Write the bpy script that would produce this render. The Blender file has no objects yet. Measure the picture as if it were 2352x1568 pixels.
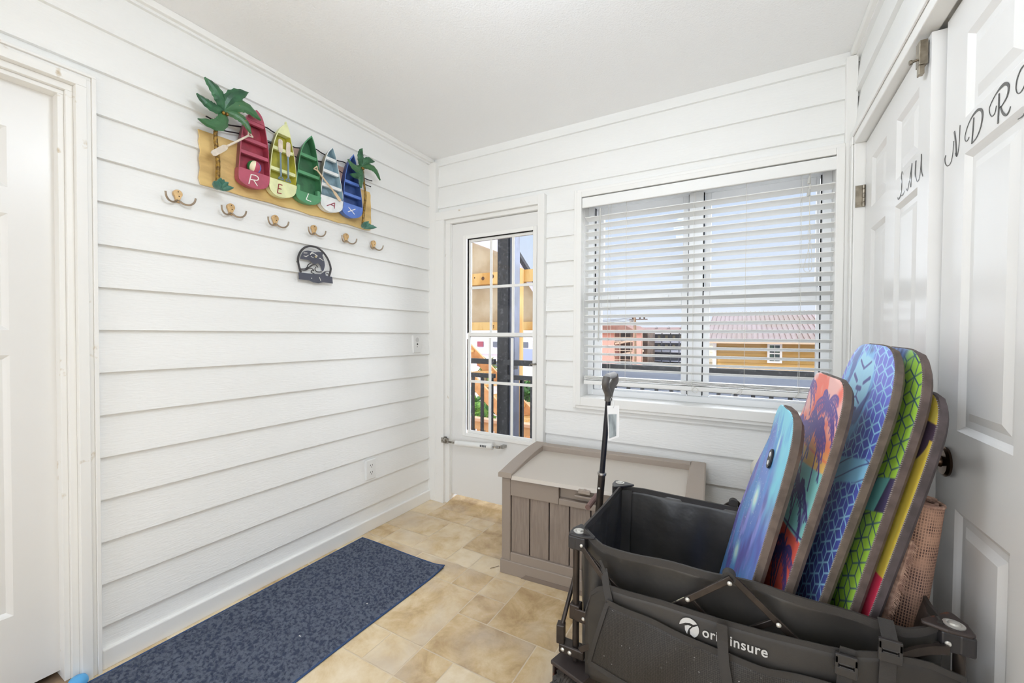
SKY_STRENGTH = 0.88
SUNS = [('sun', (0.45, 0.55, -0.66), 1.9, 3.0, (1.0, 0.97, 0.92)), ('window_fill_sun', (-0.45, -0.75, -0.20), 7.0, 100.0, (0.93, 0.965, 1)), ('rear_fill_sun', (0.45, 0.88, -0.10), 4.0, 110.0, (0.92, 0.96, 1))]  # last two are added wide fill suns: through the window, from behind
LAMP = (-0.45, 0.75, 20.0)
EXPO = 0.22
import bpy, bmesh, math, random
import numpy as np
from mathutils import Vector, Matrix
random.seed(7)
RNG = np.random.default_rng(11)
SC = bpy.context.scene
COL = SC.collection
PI = math.pi

# ------------------------------------------------------------------ colour and materials
def lin(c):
    c = c / 255.0
    return c / 12.92 if c <= 0.04045 else ((c + 0.055) / 1.055) ** 2.4
def C(r, g, b): return (lin(r), lin(g), lin(b), 1.0)
MATS = {}
def mat(name, rgb, rough=0.5, metal=0.0, var=None, bump=None, spec=0.5, rgb2=None, stretch=(1, 1, 1), attr=None, emit=None, coat=0.0, lo=0.4, hi=0.6):
    """Principled material; var=(scale, amount) noise tint towards rgb2, bump=(scale, strength, distance)"""
    if name in MATS: return MATS[name]
    m = bpy.data.materials.new(name); m.use_nodes = True
    nt = m.node_tree; N = nt.nodes; L = nt.links
    p = N['Principled BSDF']
    p.inputs['Base Color'].default_value = C(*rgb)
    p.inputs['Roughness'].default_value = rough
    p.inputs['Metallic'].default_value = metal
    p.inputs['Specular IOR Level'].default_value = spec
    if coat: p.inputs['Coat Weight'].default_value = coat
    tc = N.new('ShaderNodeTexCoord'); mp = N.new('ShaderNodeMapping')
    mp.inputs['Scale'].default_value = stretch
    L.new(tc.outputs['Object'], mp.inputs['Vector'])
    if var:
        n = N.new('ShaderNodeTexNoise'); n.inputs['Scale'].default_value = var[0]; n.inputs['Detail'].default_value = 5
        L.new(mp.outputs[0], n.inputs['Vector'])
        r = N.new('ShaderNodeMapRange'); r.inputs['From Min'].default_value = lo; r.inputs['From Max'].default_value = hi
        r.inputs['To Max'].default_value = var[1]
        L.new(n.outputs['Fac'], r.inputs['Value'])
        mx = N.new('ShaderNodeMix'); mx.data_type = 'RGBA'
        mx.inputs['A'].default_value = C(*rgb); mx.inputs['B'].default_value = C(*(rgb2 or tuple(v * 0.75 for v in rgb)))
        L.new(r.outputs[0], mx.inputs['Factor']); L.new(mx.outputs['Result'], p.inputs['Base Color'])
    if attr:
        a = N.new('ShaderNodeAttribute'); a.attribute_name = attr
        L.new(a.outputs['Color'], p.inputs['Base Color'])
    if bump:
        n = N.new('ShaderNodeTexNoise'); n.inputs['Scale'].default_value = bump[0]; n.inputs['Detail'].default_value = 4
        L.new(mp.outputs[0], n.inputs['Vector'])
        b = N.new('ShaderNodeBump'); b.inputs['Strength'].default_value = bump[1]; b.inputs['Distance'].default_value = bump[2]
        L.new(n.outputs['Fac'], b.inputs['Height']); L.new(b.outputs[0], p.inputs['Normal'])
    if emit:
        p.inputs['Emission Color'].default_value = C(*rgb); p.inputs['Emission Strength'].default_value = emit
    MATS[name] = m
    return m

def glass_mat():
    m = bpy.data.materials.new('window glass'); m.use_nodes = True
    nt = m.node_tree; N = nt.nodes; L = nt.links; N.remove(N['Principled BSDF'])
    t = N.new('ShaderNodeBsdfTransparent'); g = N.new('ShaderNodeBsdfGlossy'); g.inputs['Roughness'].default_value = 0.02
    f = N.new('ShaderNodeFresnel'); f.inputs['IOR'].default_value = 1.25
    x = N.new('ShaderNodeMixShader')
    L.new(f.outputs[0], x.inputs[0]); L.new(t.outputs[0], x.inputs[1]); L.new(g.outputs[0], x.inputs[2])
    L.new(x.outputs[0], N['Material Output'].inputs['Surface'])
    return m
GLASS = glass_mat()

WHITE_SIDING = mat('white painted clapboard', (246, 246, 244), 0.5, var=(3, 0.3), rgb2=(240, 240, 238), bump=(80, 0.5, 0.003), stretch=(0.35, 0.35, 2.2))
WHITE_BACK = mat('white painted back clapboard', (246, 246, 244), 0.5, var=(3, 0.3), rgb2=(240, 240, 238), bump=(80, 0.5, 0.003), stretch=(0.35, 1, 2.2))
WHITE_TRIM = mat('white painted trim', (246, 245, 242), 0.42, var=(2, 0.25), rgb2=(239, 238, 234))
WHITE_WORN = mat('white worn trim', (243, 242, 239), 0.5, var=(14, 1.0), rgb2=(205, 190, 165), lo=0.68, hi=0.74)
WHITE_DOOR = mat('white satin door', (238, 237, 235), 0.3, var=(2, 0.3), rgb2=(232, 231, 228))
WHITE_PLAIN = mat('white plastic', (238, 238, 236), 0.35)
BLIND = mat('white faux wood blind', (244, 244, 242), 0.4)
CORD = mat('off white cord', (222, 220, 212), 0.7)
CEIL = mat('stippled ceiling paint', (250, 250, 250), 0.8, bump=(140, 0.5, 0.004))
DARK = mat('dark gap', (28, 27, 26), 0.9)

# ------------------------------------------------------------------ mesh helpers
class MB:
    def __init__(s): s.v = []; s.f = []; s.m = []; s.cur = 0
    def add(s, vs, fs):
        o = len(s.v); s.v += [tuple(map(float, p)) for p in vs]
        for f in fs: s.f.append([i + o for i in f]); s.m.append(s.cur)
        return s
    def box(s, x0, x1, y0, y1, z0, z1):
        x0, x1 = min(x0, x1), max(x0, x1); y0, y1 = min(y0, y1), max(y0, y1); z0, z1 = min(z0, z1), max(z0, z1)
        vs = [(x, y, z) for z in (z0, z1) for y in (y0, y1) for x in (x0, x1)]
        return s.add(vs, [(0, 2, 3, 1), (4, 5, 7, 6), (0, 1, 5, 4), (2, 6, 7, 3), (0, 4, 6, 2), (1, 3, 7, 5)])
    def obox(s, c, ax, ay, az, hx, hy, hz):
        c = Vector(c); ax = Vector(ax).normalized(); ay = Vector(ay).normalized(); az = Vector(az).normalized()
        vs = [c + ax * (hx * i) + ay * (hy * j) + az * (hz * k) for k in (-1, 1) for j in (-1, 1) for i in (-1, 1)]
        return s.add(vs, [(0, 2, 3, 1), (4, 5, 7, 6), (0, 1, 5, 4), (2, 6, 7, 3), (0, 4, 6, 2), (1, 3, 7, 5)])
    def bar(s, a, b, w, t, side=(0, 1, 0)):
        """rectangular bar from a to b, width w across, thickness t along side"""
        a = Vector(a); b = Vector(b); d = (b - a); l = d.length; d.normalize()
        sd = Vector(side); sd = (sd - d * sd.dot(d)).normalized(); wv = d.cross(sd)
        return s.obox((a + b) / 2, d, wv, sd, l / 2, w / 2, t / 2)
    def tube(s, path, r, n=10, closed=False, flat=1.0, up=None):
        P = [Vector(p) for p in path]; k = len(P)
        R = r if isinstance(r, (list, tuple)) else [r] * k
        vs = []; fs = []; prev = None
        for i in range(k):
            if closed: t = P[(i + 1) % k] - P[i - 1]
            else: t = P[min(i + 1, k - 1)] - P[max(i - 1, 0)]
            if t.length < 1e-9: t = Vector((0, 0, 1))
            t.normalize()
            if prev is None:
                u = Vector(up) if up else (Vector((0, 0, 1)) if abs(t.z) < 0.9 else Vector((1, 0, 0)))
            else: u = prev
            u = (u - t * u.dot(t))
            if u.length < 1e-6: u = t.orthogonal()
            u.normalize(); w = t.cross(u); prev = u
            for j in range(n):
                a = 2 * PI * j / n
                vs.append(P[i] + (u * (math.cos(a) * flat) + w * math.sin(a)) * R[i])
        m = k if closed else k - 1
        for i in range(m):
            for j in range(n):
                a = i * n + j; b = i * n + (j + 1) % n; c = ((i + 1) % k) * n + (j + 1) % n; d = ((i + 1) % k) * n + j
                fs.append((a, b, c, d))
        if not closed:
            fs.append(tuple(range(n - 1, -1, -1))); fs.append(tuple(range((k - 1) * n, k * n)))
        return s.add(vs, fs)
    def lathe(s, prof, o, axis=(0, 0, 1), n=24):
        """prof: list of (radius, height along axis)"""
        ax = Vector(axis).normalized(); u = ax.orthogonal().normalized(); w = ax.cross(u); o = Vector(o)
        vs = []; fs = []
        for r, h in prof:
            for j in range(n):
                a = 2 * PI * j / n
                vs.append(o + ax * h + (u * math.cos(a) + w * math.sin(a)) * r)
        for i in range(len(prof) - 1):
            for j in range(n):
                fs.append((i * n + j, i * n + (j + 1) % n, (i + 1) * n + (j + 1) % n, (i + 1) * n + j))
        fs.append(tuple(range(n - 1, -1, -1))); fs.append(tuple(range((len(prof) - 1) * n, len(prof) * n)))
        return s.add(vs, fs)
    def prism(s, poly, fn0, fn1):
        """poly: 2-D outline, fn0 / fn1 map (a, b) to the two 3-D faces"""
        n = len(poly)
        vs = [fn0(a, b) for a, b in poly] + [fn1(a, b) for a, b in poly]
        fs = [tuple(range(n - 1, -1, -1)), tuple(range(n, 2 * n))] + [(i, (i + 1) % n, n + (i + 1) % n, n + i) for i in range(n)]
        return s.add(vs, fs)
    def grid(s, pts, closed_u=False):
        r = len(pts); c = len(pts[0]); vs = [p for row in pts for p in row]; fs = []
        for i in range(r - 1):
            for j in range(c if closed_u else c - 1):
                fs.append((i * c + j, i * c + (j + 1) % c, (i + 1) * c + (j + 1) % c, (i + 1) * c + j))
        return s.add(vs, fs)
    def ribbon(s, path, w, side, th=0.0015):
        """flat strap: path 3-D points, side = width direction"""
        sd = Vector(side).normalized()
        P = [Vector(p) for p in path]; a = []; 
        for i, p in enumerate(P):
            t = (P[min(i + 1, len(P) - 1)] - P[max(i - 1, 0)]).normalized(); nn = t.cross(sd).normalized() * th
            a.append([p - sd * w / 2 - nn, p + sd * w / 2 - nn, p + sd * w / 2 + nn, p - sd * w / 2 + nn])
        s.grid(a, True)
        k = len(s.v); n = len(P) * 4
        s.f.append([k - n + i for i in (3, 2, 1, 0)]); s.m.append(s.cur)
        s.f.append([k - 4 + i for i in (0, 1, 2, 3)]); s.m.append(s.cur)
        return s
    def build(s, name, mats, parent=None, smooth=False, bevel=0, seg=2, solid=0, subsurf=0, angle=35):
        me = bpy.data.meshes.new(name); me.from_pydata(s.v, [], s.f)
        for m in (mats if isinstance(mats, (list, tuple)) else [mats]): me.materials.append(m)
        if any(s.m): me.polygons.foreach_set('material_index', s.m)
        bm = bmesh.new(); bm.from_mesh(me); bmesh.ops.recalc_face_normals(bm, faces=bm.faces); bm.to_mesh(me); bm.free()
        if smooth:
            me.polygons.foreach_set('use_smooth', [True] * len(me.polygons)); me.set_sharp_from_angle(angle=math.radians(angle))
        me.update()
        o = bpy.data.objects.new(name, me); COL.objects.link(o)
        if parent: par(o, parent)
        if solid:
            q = o.modifiers.new('solid', 'SOLIDIFY'); q.thickness = solid; q.offset = 0
        if subsurf:
            q = o.modifiers.new('sub', 'SUBSURF'); q.levels = subsurf; q.render_levels = subsurf
        if bevel:
            q = o.modifiers.new('bevel', 'BEVEL'); q.width = bevel; q.segments = seg; q.limit_method = 'ANGLE'; q.angle_limit = math.radians(40)
        return o
def par(o, p):
    o.parent = p
    m = Matrix.Translation(p.location) if p.parent is None else WORLD.get(p.name, Matrix())
    o.matrix_parent_inverse = m.inverted()
    WORLD[o.name] = Matrix()
WORLD = {}
def thing(name, label, cat, loc=(0, 0, 0), group=None):
    o = bpy.data.objects.new(name, None); COL.objects.link(o); o.location = loc; o.empty_display_size = 0.05
    tag(o, label, cat, group); return o
def tag(o, label, cat, group=None):
    o['label'] = label; o['category'] = cat
    if group: o['group'] = group
    return o
def struct(o, label=None):
    o['kind'] = 'structure'
    if label: o['label'] = label
    return o
def sroot(name, label=None, loc=(0, 0, 0)):
    o = bpy.data.objects.new(name, None); COL.objects.link(o); o.location = loc; o.empty_display_size = 0.05
    return struct(o, label)
def re_parent(c, p, src):
    k = src.matrix_parent_inverse.copy(); c.parent = p; c.matrix_parent_inverse = k
def dup(root, loc, label):
    r = root.copy(); COL.objects.link(r); r.location = loc; r['label'] = label
    for ch in list(root.children):
        c = ch.copy(); COL.objects.link(c); re_parent(c, r, ch)
        for g in list(ch.children):
            d = g.copy(); COL.objects.link(d); re_parent(d, c, g)
    return r
def lerp(a, b, t): return a + (b - a) * t
def interp(tab, x):
    if x <= tab[0][0]: return tab[0][1]
    for (a, u), (b, v) in zip(tab, tab[1:]):
        if x <= b: return lerp(u, v, (x - a) / (b - a))
    return tab[-1][1]
def arc(c, r, a0, a1, n):
    return [(c[0] + r * math.cos(lerp(a0, a1, i / n)), c[1] + r * math.sin(lerp(a0, a1, i / n))) for i in range(n + 1)]
def smooth_path(P, k=4):
    """Catmull-Rom through points"""
    P = [Vector(p) for p in P]; out = []
    for i in range(len(P) - 1):
        p0 = P[max(i - 1, 0)]; p1 = P[i]; p2 = P[i + 1]; p3 = P[min(i + 2, len(P) - 1)]
        for j in range(k):
            t = j / k
            out.append(0.5 * ((2 * p1) + (p2 - p0) * t + (2 * p0 - 5 * p1 + 4 * p2 - p3) * t * t + (3 * p1 - p0 - 3 * p2 + p3) * t ** 3))
    out.append(P[-1]); return out

# ------------------------------------------------------------------ camera
F_PX, YAW, PITCH, ROLL, EYE = 945.894, 0.51192, 0.01592, 0.00459, 1.19032
cam = bpy.data.cameras.new('camera'); cam.lens = F_PX * 36.0 / 2352.0; cam.sensor_width = 36.0; cam.clip_start = 0.02; cam.clip_end = 400
co = bpy.data.objects.new('camera', cam); COL.objects.link(co)
fw = Vector((-math.sin(YAW) * math.cos(PITCH), math.cos(YAW) * math.cos(PITCH), -math.sin(PITCH)))
rt = Vector((math.cos(YAW), math.sin(YAW), 0)); up = rt.cross(fw)
rt2 = rt * math.cos(ROLL) + up * math.sin(ROLL); up2 = up * math.cos(ROLL) - rt * math.sin(ROLL)
mw = Matrix((rt2, up2, -fw)).transposed().to_4x4(); mw.translation = (0, 0, EYE)
co.matrix_world = mw; SC.camera = co

# ------------------------------------------------------------------ setting: room shell
XL, XR, YB, YF, HT = -1.961, 0.412, 2.313, -1.5, 2.44
ROW0, DZ = 2.10113, 0.14993
def rows(off=0.0): return [ROW0 + off + DZ * k for k in range(-14, 4)]
LAP = 0.016
def siding(mb, a0, a1, z0, z1, fn, off=0.0):
    """lapped boards; fn(a, d, z) maps along-wall a, depth d (0 = board edge, negative = into the wall) and height z"""
    pr = []
    for b in rows(off):
        t = b + DZ
        if t <= z0 or b >= z1: continue
        lo = max(b, z0); hi = min(t, z1)
        dlo = -LAP * (lo - b) / DZ; dhi = -LAP * (hi - b) / DZ
        if lo == b: pr.append((-LAP, lo))
        pr += [(dlo, lo), (dhi, hi)]
    for (d0, q0), (d1, q1) in zip(pr, pr[1:]):
        if abs(d0 - d1) + abs(q0 - q1) < 1e-6: continue
        mb.add([fn(a0, d0, q0), fn(a1, d0, q0), fn(a1, d1, q1), fn(a0, d1, q1)], [(0, 1, 2, 3)])
    p = [fn(a0, -LAP - 0.001, z0), fn(a1, -0.10, z1)]
    mb.box(p[0][0], p[1][0], p[0][1], p[1][1], p[0][2], p[1][2])
fl = lambda a, d, z: (XL + d, a, z)
fb = lambda a, d, z: (a, YB - d, z)
fr = lambda a, d, z: (XR - d, a, z)
ff = lambda a, d, z: (a, YF + d, z)
m = MB()
siding(m, 0.53, YB, 0.06, HT, fl); siding(m, -0.41, 0.53, 2.05, HT, fl); siding(m, YF, -0.41, 0.0, HT, fl)
struct(m.build('wall_left', WHITE_SIDING), 'white painted lap siding wall with the hooks and signs')
m = MB()
siding(m, -2.06, -1.9, 0, HT, fb, -0.0144)
siding(m, -1.9, -1.075, 2.03, HT, fb, -0.0144); siding(m, -1.075, -0.86, 0, HT, fb, -0.0144)
siding(m, -0.86, 0.385, 2.02, HT, fb, -0.0144); siding(m, -0.86, 0.385, 0, 0.775, fb, -0.0144); siding(m, 0.385, 0.52, 0, HT, fb, -0.0144)
struct(m.build('wall_back', WHITE_BACK), 'white painted lap siding wall with glazed door and window')
m = MB()
siding(m, 2.24, YB, 0, HT, fr); siding(m, 0.66, 2.24, 2.02, HT, fr); siding(m, YF, 0.66, 0, HT, fr)
m.box(0.95, 1.0, 0.5, 2.42, 0, HT); m.box(0.5, 1.0, 0.5, 0.55, 0, HT); m.box(0.5, 1.0, 2.36, 2.42, 0, HT)
struct(m.build('wall_right', WHITE_SIDING), 'white wall around the closet doors')
m = MB()
siding(m, -2.06, -1.75, 0, HT, ff); siding(m, 0.2, 0.52, 0, HT, ff); siding(m, -1.75, 0.2, 2.2, HT, ff)
struct(m.build('wall_front', WHITE_SIDING))
m = MB(); m.box(-2.2, 1.0, YF - 0.1, YB + 0.12, HT, HT + 0.15)
struct(m.build('ceiling', CEIL), 'white stippled ceiling')
# slim strips where walls meet the ceiling, and corner boards
m = MB(); m.box(XL - 0.01, XL + 0.018, YF, YB, HT - 0.028, HT); struct(m.build('trim_1', WHITE_TRIM, bevel=0.004))
m = MB(); m.box(XR - 0.018, XR + 0.01, YF, YB, HT - 0.028, HT); struct(m.build('trim_2', WHITE_TRIM, bevel=0.004))
m = MB(); m.box(-1.977, -1.912, 2.286, 2.33, 0, HT - 0.03); struct(m.build('trim_3', WHITE_WORN, bevel=0.003))
m = MB(); m.box(0.379, 0.42, 2.296, 2.33, 0, HT - 0.03); struct(m.build('trim_4', WHITE_TRIM, bevel=0.003))
m = MB(); m.box(XL - 0.012, XL + 0.008, 0.545, 2.288, 0, 0.071)
struct(m.build('baseboard_left', WHITE_TRIM, bevel=0.004))
m = MB(); m.box(-1.06, 0.38, YB - 0.012, YB + 0.01, 0, 0.07); struct(m.build('baseboard_back', WHITE_TRIM, bevel=0.004))

# ---- floor: sheet vinyl printed as mixed tiles
def tile_floor():
    X = lambda i: -1.052 + 0.1512 * i
    Y = lambda j: 1.7085 + 0.1495 * j
    R = [ # x0,x1,y0,y1 in metres, as laid
        (-1.43, -1.052, 1.185, 1.562), (-1.207, -1.052, 1.034, 1.185), (-1.36, -1.207, 1.034, 1.185), (-1.052, -0.902, 1.034, 1.185),
        (-1.052, -0.676, 1.185, 1.409), (-1.052, -0.903, 1.409, 1.56), (-1.052, -0.903, 1.56, 1.709), (-0.903, -0.60, 1.409, 1.709),
        (-1.052, -0.903, 1.709, 1.856), (-0.903, -0.60, 1.709, 2.0), (-1.358, -1.207, 1.709, 1.856), (-1.207, -1.052, 1.709, 1.856),
        (-1.207, -1.052, 1.562, 1.709), (-1.515, -1.207, 1.562, 1.709), (-1.818, -1.515, 1.562, 1.715), (-2.0, -1.818, 1.50, 1.718),
        (-1.60, -1.358, 1.715, 2.08), (-1.358, -1.052, 1.856, 2.22), (-1.508, -1.36, 2.08, 2.22), (-1.813, -1.508, 2.08, 2.36),
        (-2.0, -1.60, 1.86, 2.08), (-1.818, -1.60, 1.717, 1.86), (-2.0, -1.818, 1.718, 1.86), (-1.508, -1.20, 2.22, 2.36), (-1.20, -0.9, 2.22, 2.36),
        (-2.0, -1.813, 2.08, 2.36), (-0.676, -0.45, 1.185, 1.409), (-0.60, -0.3, 1.409, 1.709), (-0.60, -0.3, 1.709, 2.0),
        (-1.052, -0.6, 2.0, 2.22), (-0.902, -0.676, 0.96, 1.185), (-0.676, -0.526, 1.034, 1.185), (-0.526, -0.30, 0.96, 1.185),
        (-1.36, -1.052, 0.81, 1.034), (-1.052, -0.902, 0.88, 1.034), (-0.676, -0.526, 0.88, 1.034), (-0.902, -0.676, 0.73, 0.96), (-0.526, -0.3, 0.73, 0.96)]
    m = MB(); m.cur = 1; m.box(-2.1, 1.0, YF - 0.1, 2.45, -0.12, 0.0); m.cur = 0
    att = []; occ = list(R)
    # generic tiles away from the part that is seen
    x = -2.0
    for (x0, x1) in [(-2.0, -1.43), (-1.43, -1.052), (-1.052, -0.6), (-0.6, -0.3), (-0.3, 0.0), (0.0, 0.3), (0.3, 0.6)]:
        for k in range(-10, 15):
            y0 = 0.73 - 0.30 + 0.30 * k if x0 < -0.3 else 0.58 + 0.30 * k
            y1 = y0 + 0.30
            if x0 < -1.0 and y1 > 0.82 and x0 > -1.5: continue
            if -1.1 < x0 < -0.3 and y1 > 0.74: continue
            if x0 < -1.43 and y1 > 1.5: y1 = min(y1, 1.5)
            if y1 - y0 < 0.05 or y1 > 2.4: continue
            occ.append((x0, x1, y0, y1))
    g = 0.0026
    n0 = len(m.f)
    for (x0, x1, y0, y1) in occ:
        h = 0.0006
        m.add([(x0 + g, y0 + g, h), (x1 - g, y0 + g, h), (x1 - g, y1 - g, h), (x0 + g, y1 - g, h)], [(0, 1, 2, 3)])
        att.append((random.random(), random.random()))
    o = m.build('floor', [TILE, GROUT])
    ca = o.data.color_attributes.new('tile', 'FLOAT_COLOR', 'CORNER')
    arr = np.zeros((len(o.data.loops), 4), np.float32); arr[:, 3] = 1
    k = 0
    for p in o.data.polygons:
        if p.material_index == 0:
            a, b = att[k]; k += 1
            for li in p.loop_indices: arr[li, 0] = a; arr[li, 1] = b
    ca.data.foreach_set('color', arr.ravel())
    return struct(o, 'tan vinyl floor printed with mixed stone tiles')
def tile_material():
    m = bpy.data.materials.new('tan stone vinyl'); m.use_nodes = True
    nt = m.node_tree; N = nt.nodes; L = nt.links; p = N['Principled BSDF']
    tc = N.new('ShaderNodeTexCoord'); at = N.new('ShaderNodeAttribute'); at.attribute_name = 'tile'
    ad = N.new('ShaderNodeVectorMath'); ad.operation = 'MULTIPLY_ADD'; ad.inputs[1].default_value = (9, 7, 0)
    L.new(at.outputs['Color'], ad.inputs[0]); L.new(tc.outputs['Object'], ad.inputs[2])
    n1 = N.new('ShaderNodeTexNoise'); n1.inputs['Scale'].default_value = 8.0; n1.inputs['Detail'].default_value = 10; n1.inputs['Roughness'].default_value = 0.68; n1.inputs['Distortion'].default_value = 0.35
    L.new(ad.outputs[0], n1.inputs['Vector'])
    se = N.new('ShaderNodeSeparateColor'); L.new(at.outputs['Color'], se.inputs[0])
    sm = N.new('ShaderNodeMath'); sm.operation = 'MULTIPLY_ADD'; sm.inputs[1].default_value = 0.30; L.new(se.outputs[0], sm.inputs[0]); L.new(n1.outputs['Fac'], sm.inputs[2])
    cr = N.new('ShaderNodeValToRGB'); e = cr.color_ramp.elements
    e[0].position = 0.38; e[0].color = C(180, 150, 108); e[1].position = 0.86; e[1].color = C(238, 220, 190)
    x = cr.color_ramp.elements.new(0.56); x.color = C(214, 186, 142)
    x = cr.color_ramp.elements.new(0.70); x.color = C(228, 206, 168)
    L.new(sm.outputs[0], cr.inputs[0])
    n2 = N.new('ShaderNodeTexNoise'); n2.inputs['Scale'].default_value = 3.0; n2.inputs['Detail'].default_value = 5
    L.new(ad.outputs[0], n2.inputs['Vector'])
    mr = N.new('ShaderNodeMapRange'); mr.inputs['From Min'].default_value = 0.5; mr.inputs['From Max'].default_value = 0.68; mr.inputs['To Max'].default_value = 0.55
    L.new(n2.outputs['Fac'], mr.inputs['Value'])
    mx = N.new('ShaderNodeMix'); mx.data_type = 'RGBA'; mx.inputs['B'].default_value = C(208, 194, 178)
    L.new(mr.outputs[0], mx.inputs['Factor']); L.new(cr.outputs[0], mx.inputs['A']); L.new(mx.outputs['Result'], p.inputs['Base Color'])
    p.inputs['Roughness'].default_value = 0.22
    b = N.new('ShaderNodeBump'); b.inputs['Strength'].default_value = 0.12; b.inputs['Distance'].default_value = 0.004
    L.new(n1.outputs['Fac'], b.inputs['Height']); L.new(b.outputs[0], p.inputs['Normal'])
    return m
TILE = tile_material(); GROUT = mat('pale grout line', (226, 208, 180), 0.45)
tile_floor()

# ---- panelled doors
def panel_face(m, fn, W, H, panels, T=0.035):
    """fn(u, v, d): u across, v up, d = out of the face. Raised panels in moulded recesses, plus the slab behind"""
    us = sorted({0, W} | {p[0] for p in panels} | {p[1] for p in panels}); vs = sorted({0, H} | {p[2] for p in panels} | {p[3] for p in panels})
    inside = lambda u, v: next((p for p in panels if p[0] - 1e-6 < u < p[1] and p[2] - 1e-6 < v < p[3]), None)
    for i in range(len(us) - 1):
        for j in range(len(vs) - 1):
            if inside((us[i] + us[i + 1]) / 2, (vs[j] + vs[j + 1]) / 2): continue
            m.add([fn(us[i], vs[j], 0), fn(us[i + 1], vs[j], 0), fn(us[i + 1], vs[j + 1], 0), fn(us[i], vs[j + 1], 0)], [(0, 1, 2, 3)])
    for (u0, u1, v0, v1) in panels:
        ring = []
        for ins, d in ((0, 0), (0.006, -0.004), (0.014, -0.010), (0.030, -0.010), (0.050, -0.003)):
            ring.append([fn(u0 + ins, v0 + ins, d), fn(u1 - ins, v0 + ins, d), fn(u1 - ins, v1 - ins, d), fn(u0 + ins, v1 - ins, d)])
        m.grid(ring, True); m.add(ring[-1], [(0, 1, 2, 3)])
    e = [(0, 0), (W, 0), (W, H), (0, H)]
    m.add([fn(a, b, 0) for a, b in e] + [fn(a, b, -T) for a, b in e], [(i, (i + 1) % 4, 4 + (i + 1) % 4, 4 + i) for i in range(4)] + [(4, 5, 6, 7)])
    return m

# door_1: closed door in the left wall
d1 = sroot('door_1', 'white panelled door at the left edge', (-2.03, 0.06, 0.03))
m = MB(); f = lambda u, v, d: (-2.03 + d, 0.475 - u, 0.034 + v)
pn = []
for (a, b) in ((0.117, 0.36), (0.46, 0.70)):
    pn += [(a, b, 0.249, 1.085), (a, b, 1.164, 1.533), (a, b, 1.615, 1.806)]
panel_face(m, f, 0.815, 1.964, pn).build('door_leaf', WHITE_DOOR, d1)
m = MB(); m.lathe([(0.012, 0), (0.03, 0.004), (0.03, 0.01), (0.012, 0.014), (0.012, 0.04), (0.026, 0.05), (0.03, 0.065), (0.02, 0.078)], (-2.03, -0.28, 0.92), (1, 0, 0)).build('knob', mat('brushed nickel', (150, 142, 132), 0.3, 1.0), d1, smooth=True)
m = MB()  # jamb and casing, stepped; each band is a leg on both sides and a head between
for (a, b, h0, h1, x0, x1) in ((0.459, 0.474, 1.983, 1.997, -2.06, -1.985), (0.474, 0.492, 1.997, 2.018, -2.06, -1.969), (0.492, 0.519, 2.018, 2.047, -1.985, -1.944), (0.519, 0.531, 2.047, 2.057, -1.985, -1.950), (0.531, 0.542, 2.057, 2.066, -1.985, -1.942)):
    p = a - 0.459; q = b - 0.459
    m.box(x0, x1, a, b, 0.0125 if x0 < -2 else 0, h0); m.box(x0, x1, -0.34 - q, -0.34 - p, 0.0125 if x0 < -2 else 0, h0); m.box(x0, x1, -0.34 - q, b, h0, h1)
struct(m.build('trim_5', WHITE_WORN, bevel=0.0015), 'white worn casing of the left door')
m = MB(); m.box(-2.12, -1.95, -0.36, 0.491, 0.0, 0.0122); struct(m.build('trim_6', mat('bare wood threshold', (176, 148, 116), 0.6, var=(8, 1), rgb2=(120, 100, 82)), bevel=0.003))
m = MB(); m.box(-2.2, -2.07, -0.5, 0.6, 0, 2.2); struct(m.build('trim_7', DARK))

# ------------------------------------------------------------------ door_2: glazed storm door in the back wall
d2 = sroot('door_2', 'white storm door with a grilled glass pane', (-1.45, 2.34, 0.064))
m = MB(); DX0, DX1, DF, DB = -1.792, -1.095, 2.33, 2.365
gx0, gx1, gz0, gz1 = -1.690, -1.140, 0.500, 1.862
m.box(DX0, gx0, DF, DB, 0.064, 1.962); m.box(gx1, DX1, DF, DB, 0.064, 1.962); m.box(gx0, gx1, DF, DB, 0.064, gz0); m.box(gx0, gx1, DF, DB, gz1, 1.962)
m.build('door_leaf', WHITE_DOOR, d2)
m = MB()
for (a, b, c, d, y0) in ((gx0 - 0.008, gx1 + 0.008, gz0 - 0.012, gz1 + 0.012, 2.322),):
    w = 0.026
    m.box(a, a + w, y0, 2.329, c, d); m.box(b - w, b, y0, 2.329, c, d); m.box(a + w, b - w, y0, 2.329, c, c + w); m.box(a + w, b - w, y0, 2.329, d - w, d)
m.build('glass_frame', WHITE_TRIM, d2, bevel=0.003)
m = MB(); m.box(gx0 + 0.02, gx0 + 0.0275, 2.338, 2.36, 1.2, gz1 - 0.012); m.box(gx0 + 0.02, gx1 - 0.02, 2.338, 2.36, gz1 - 0.0165, gz1 - 0.010); m.box(gx0 + 0.02, gx0 + 0.026, 2.338, 2.36, 0.53, 1.16)
m.build('gasket', DARK, d2)
def sash_frame(z0, z1, y, nm):
    m = MB(); w = 0.016; a, b = gx0 + 0.027, gx1 - 0.014
    q = b - w * 0.6; m.box(a, a + w, y, y + 0.018, z0, z1); m.box(q, b, y, y + 0.018, z0, z1); m.box(a + w, q, y, y + 0.018, z0, z0 + 0.024); m.box(a + w, q, y, y + 0.018, z1 - 0.024, z1)
    s = m.build(nm, WHITE_TRIM, d2, bevel=0.002)
    m = MB(); m.box(a + 0.002, b - 0.002, y + 0.008, y + 0.0095, z0 + 0.004, z1 - 0.004); m.build('glass_pane', GLASS, s)
    return s
s1 = sash_frame(1.175, 1.852, 2.345, 'upper_sash'); s2 = sash_frame(0.505, 1.205, 2.335, 'lower_sash')
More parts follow.
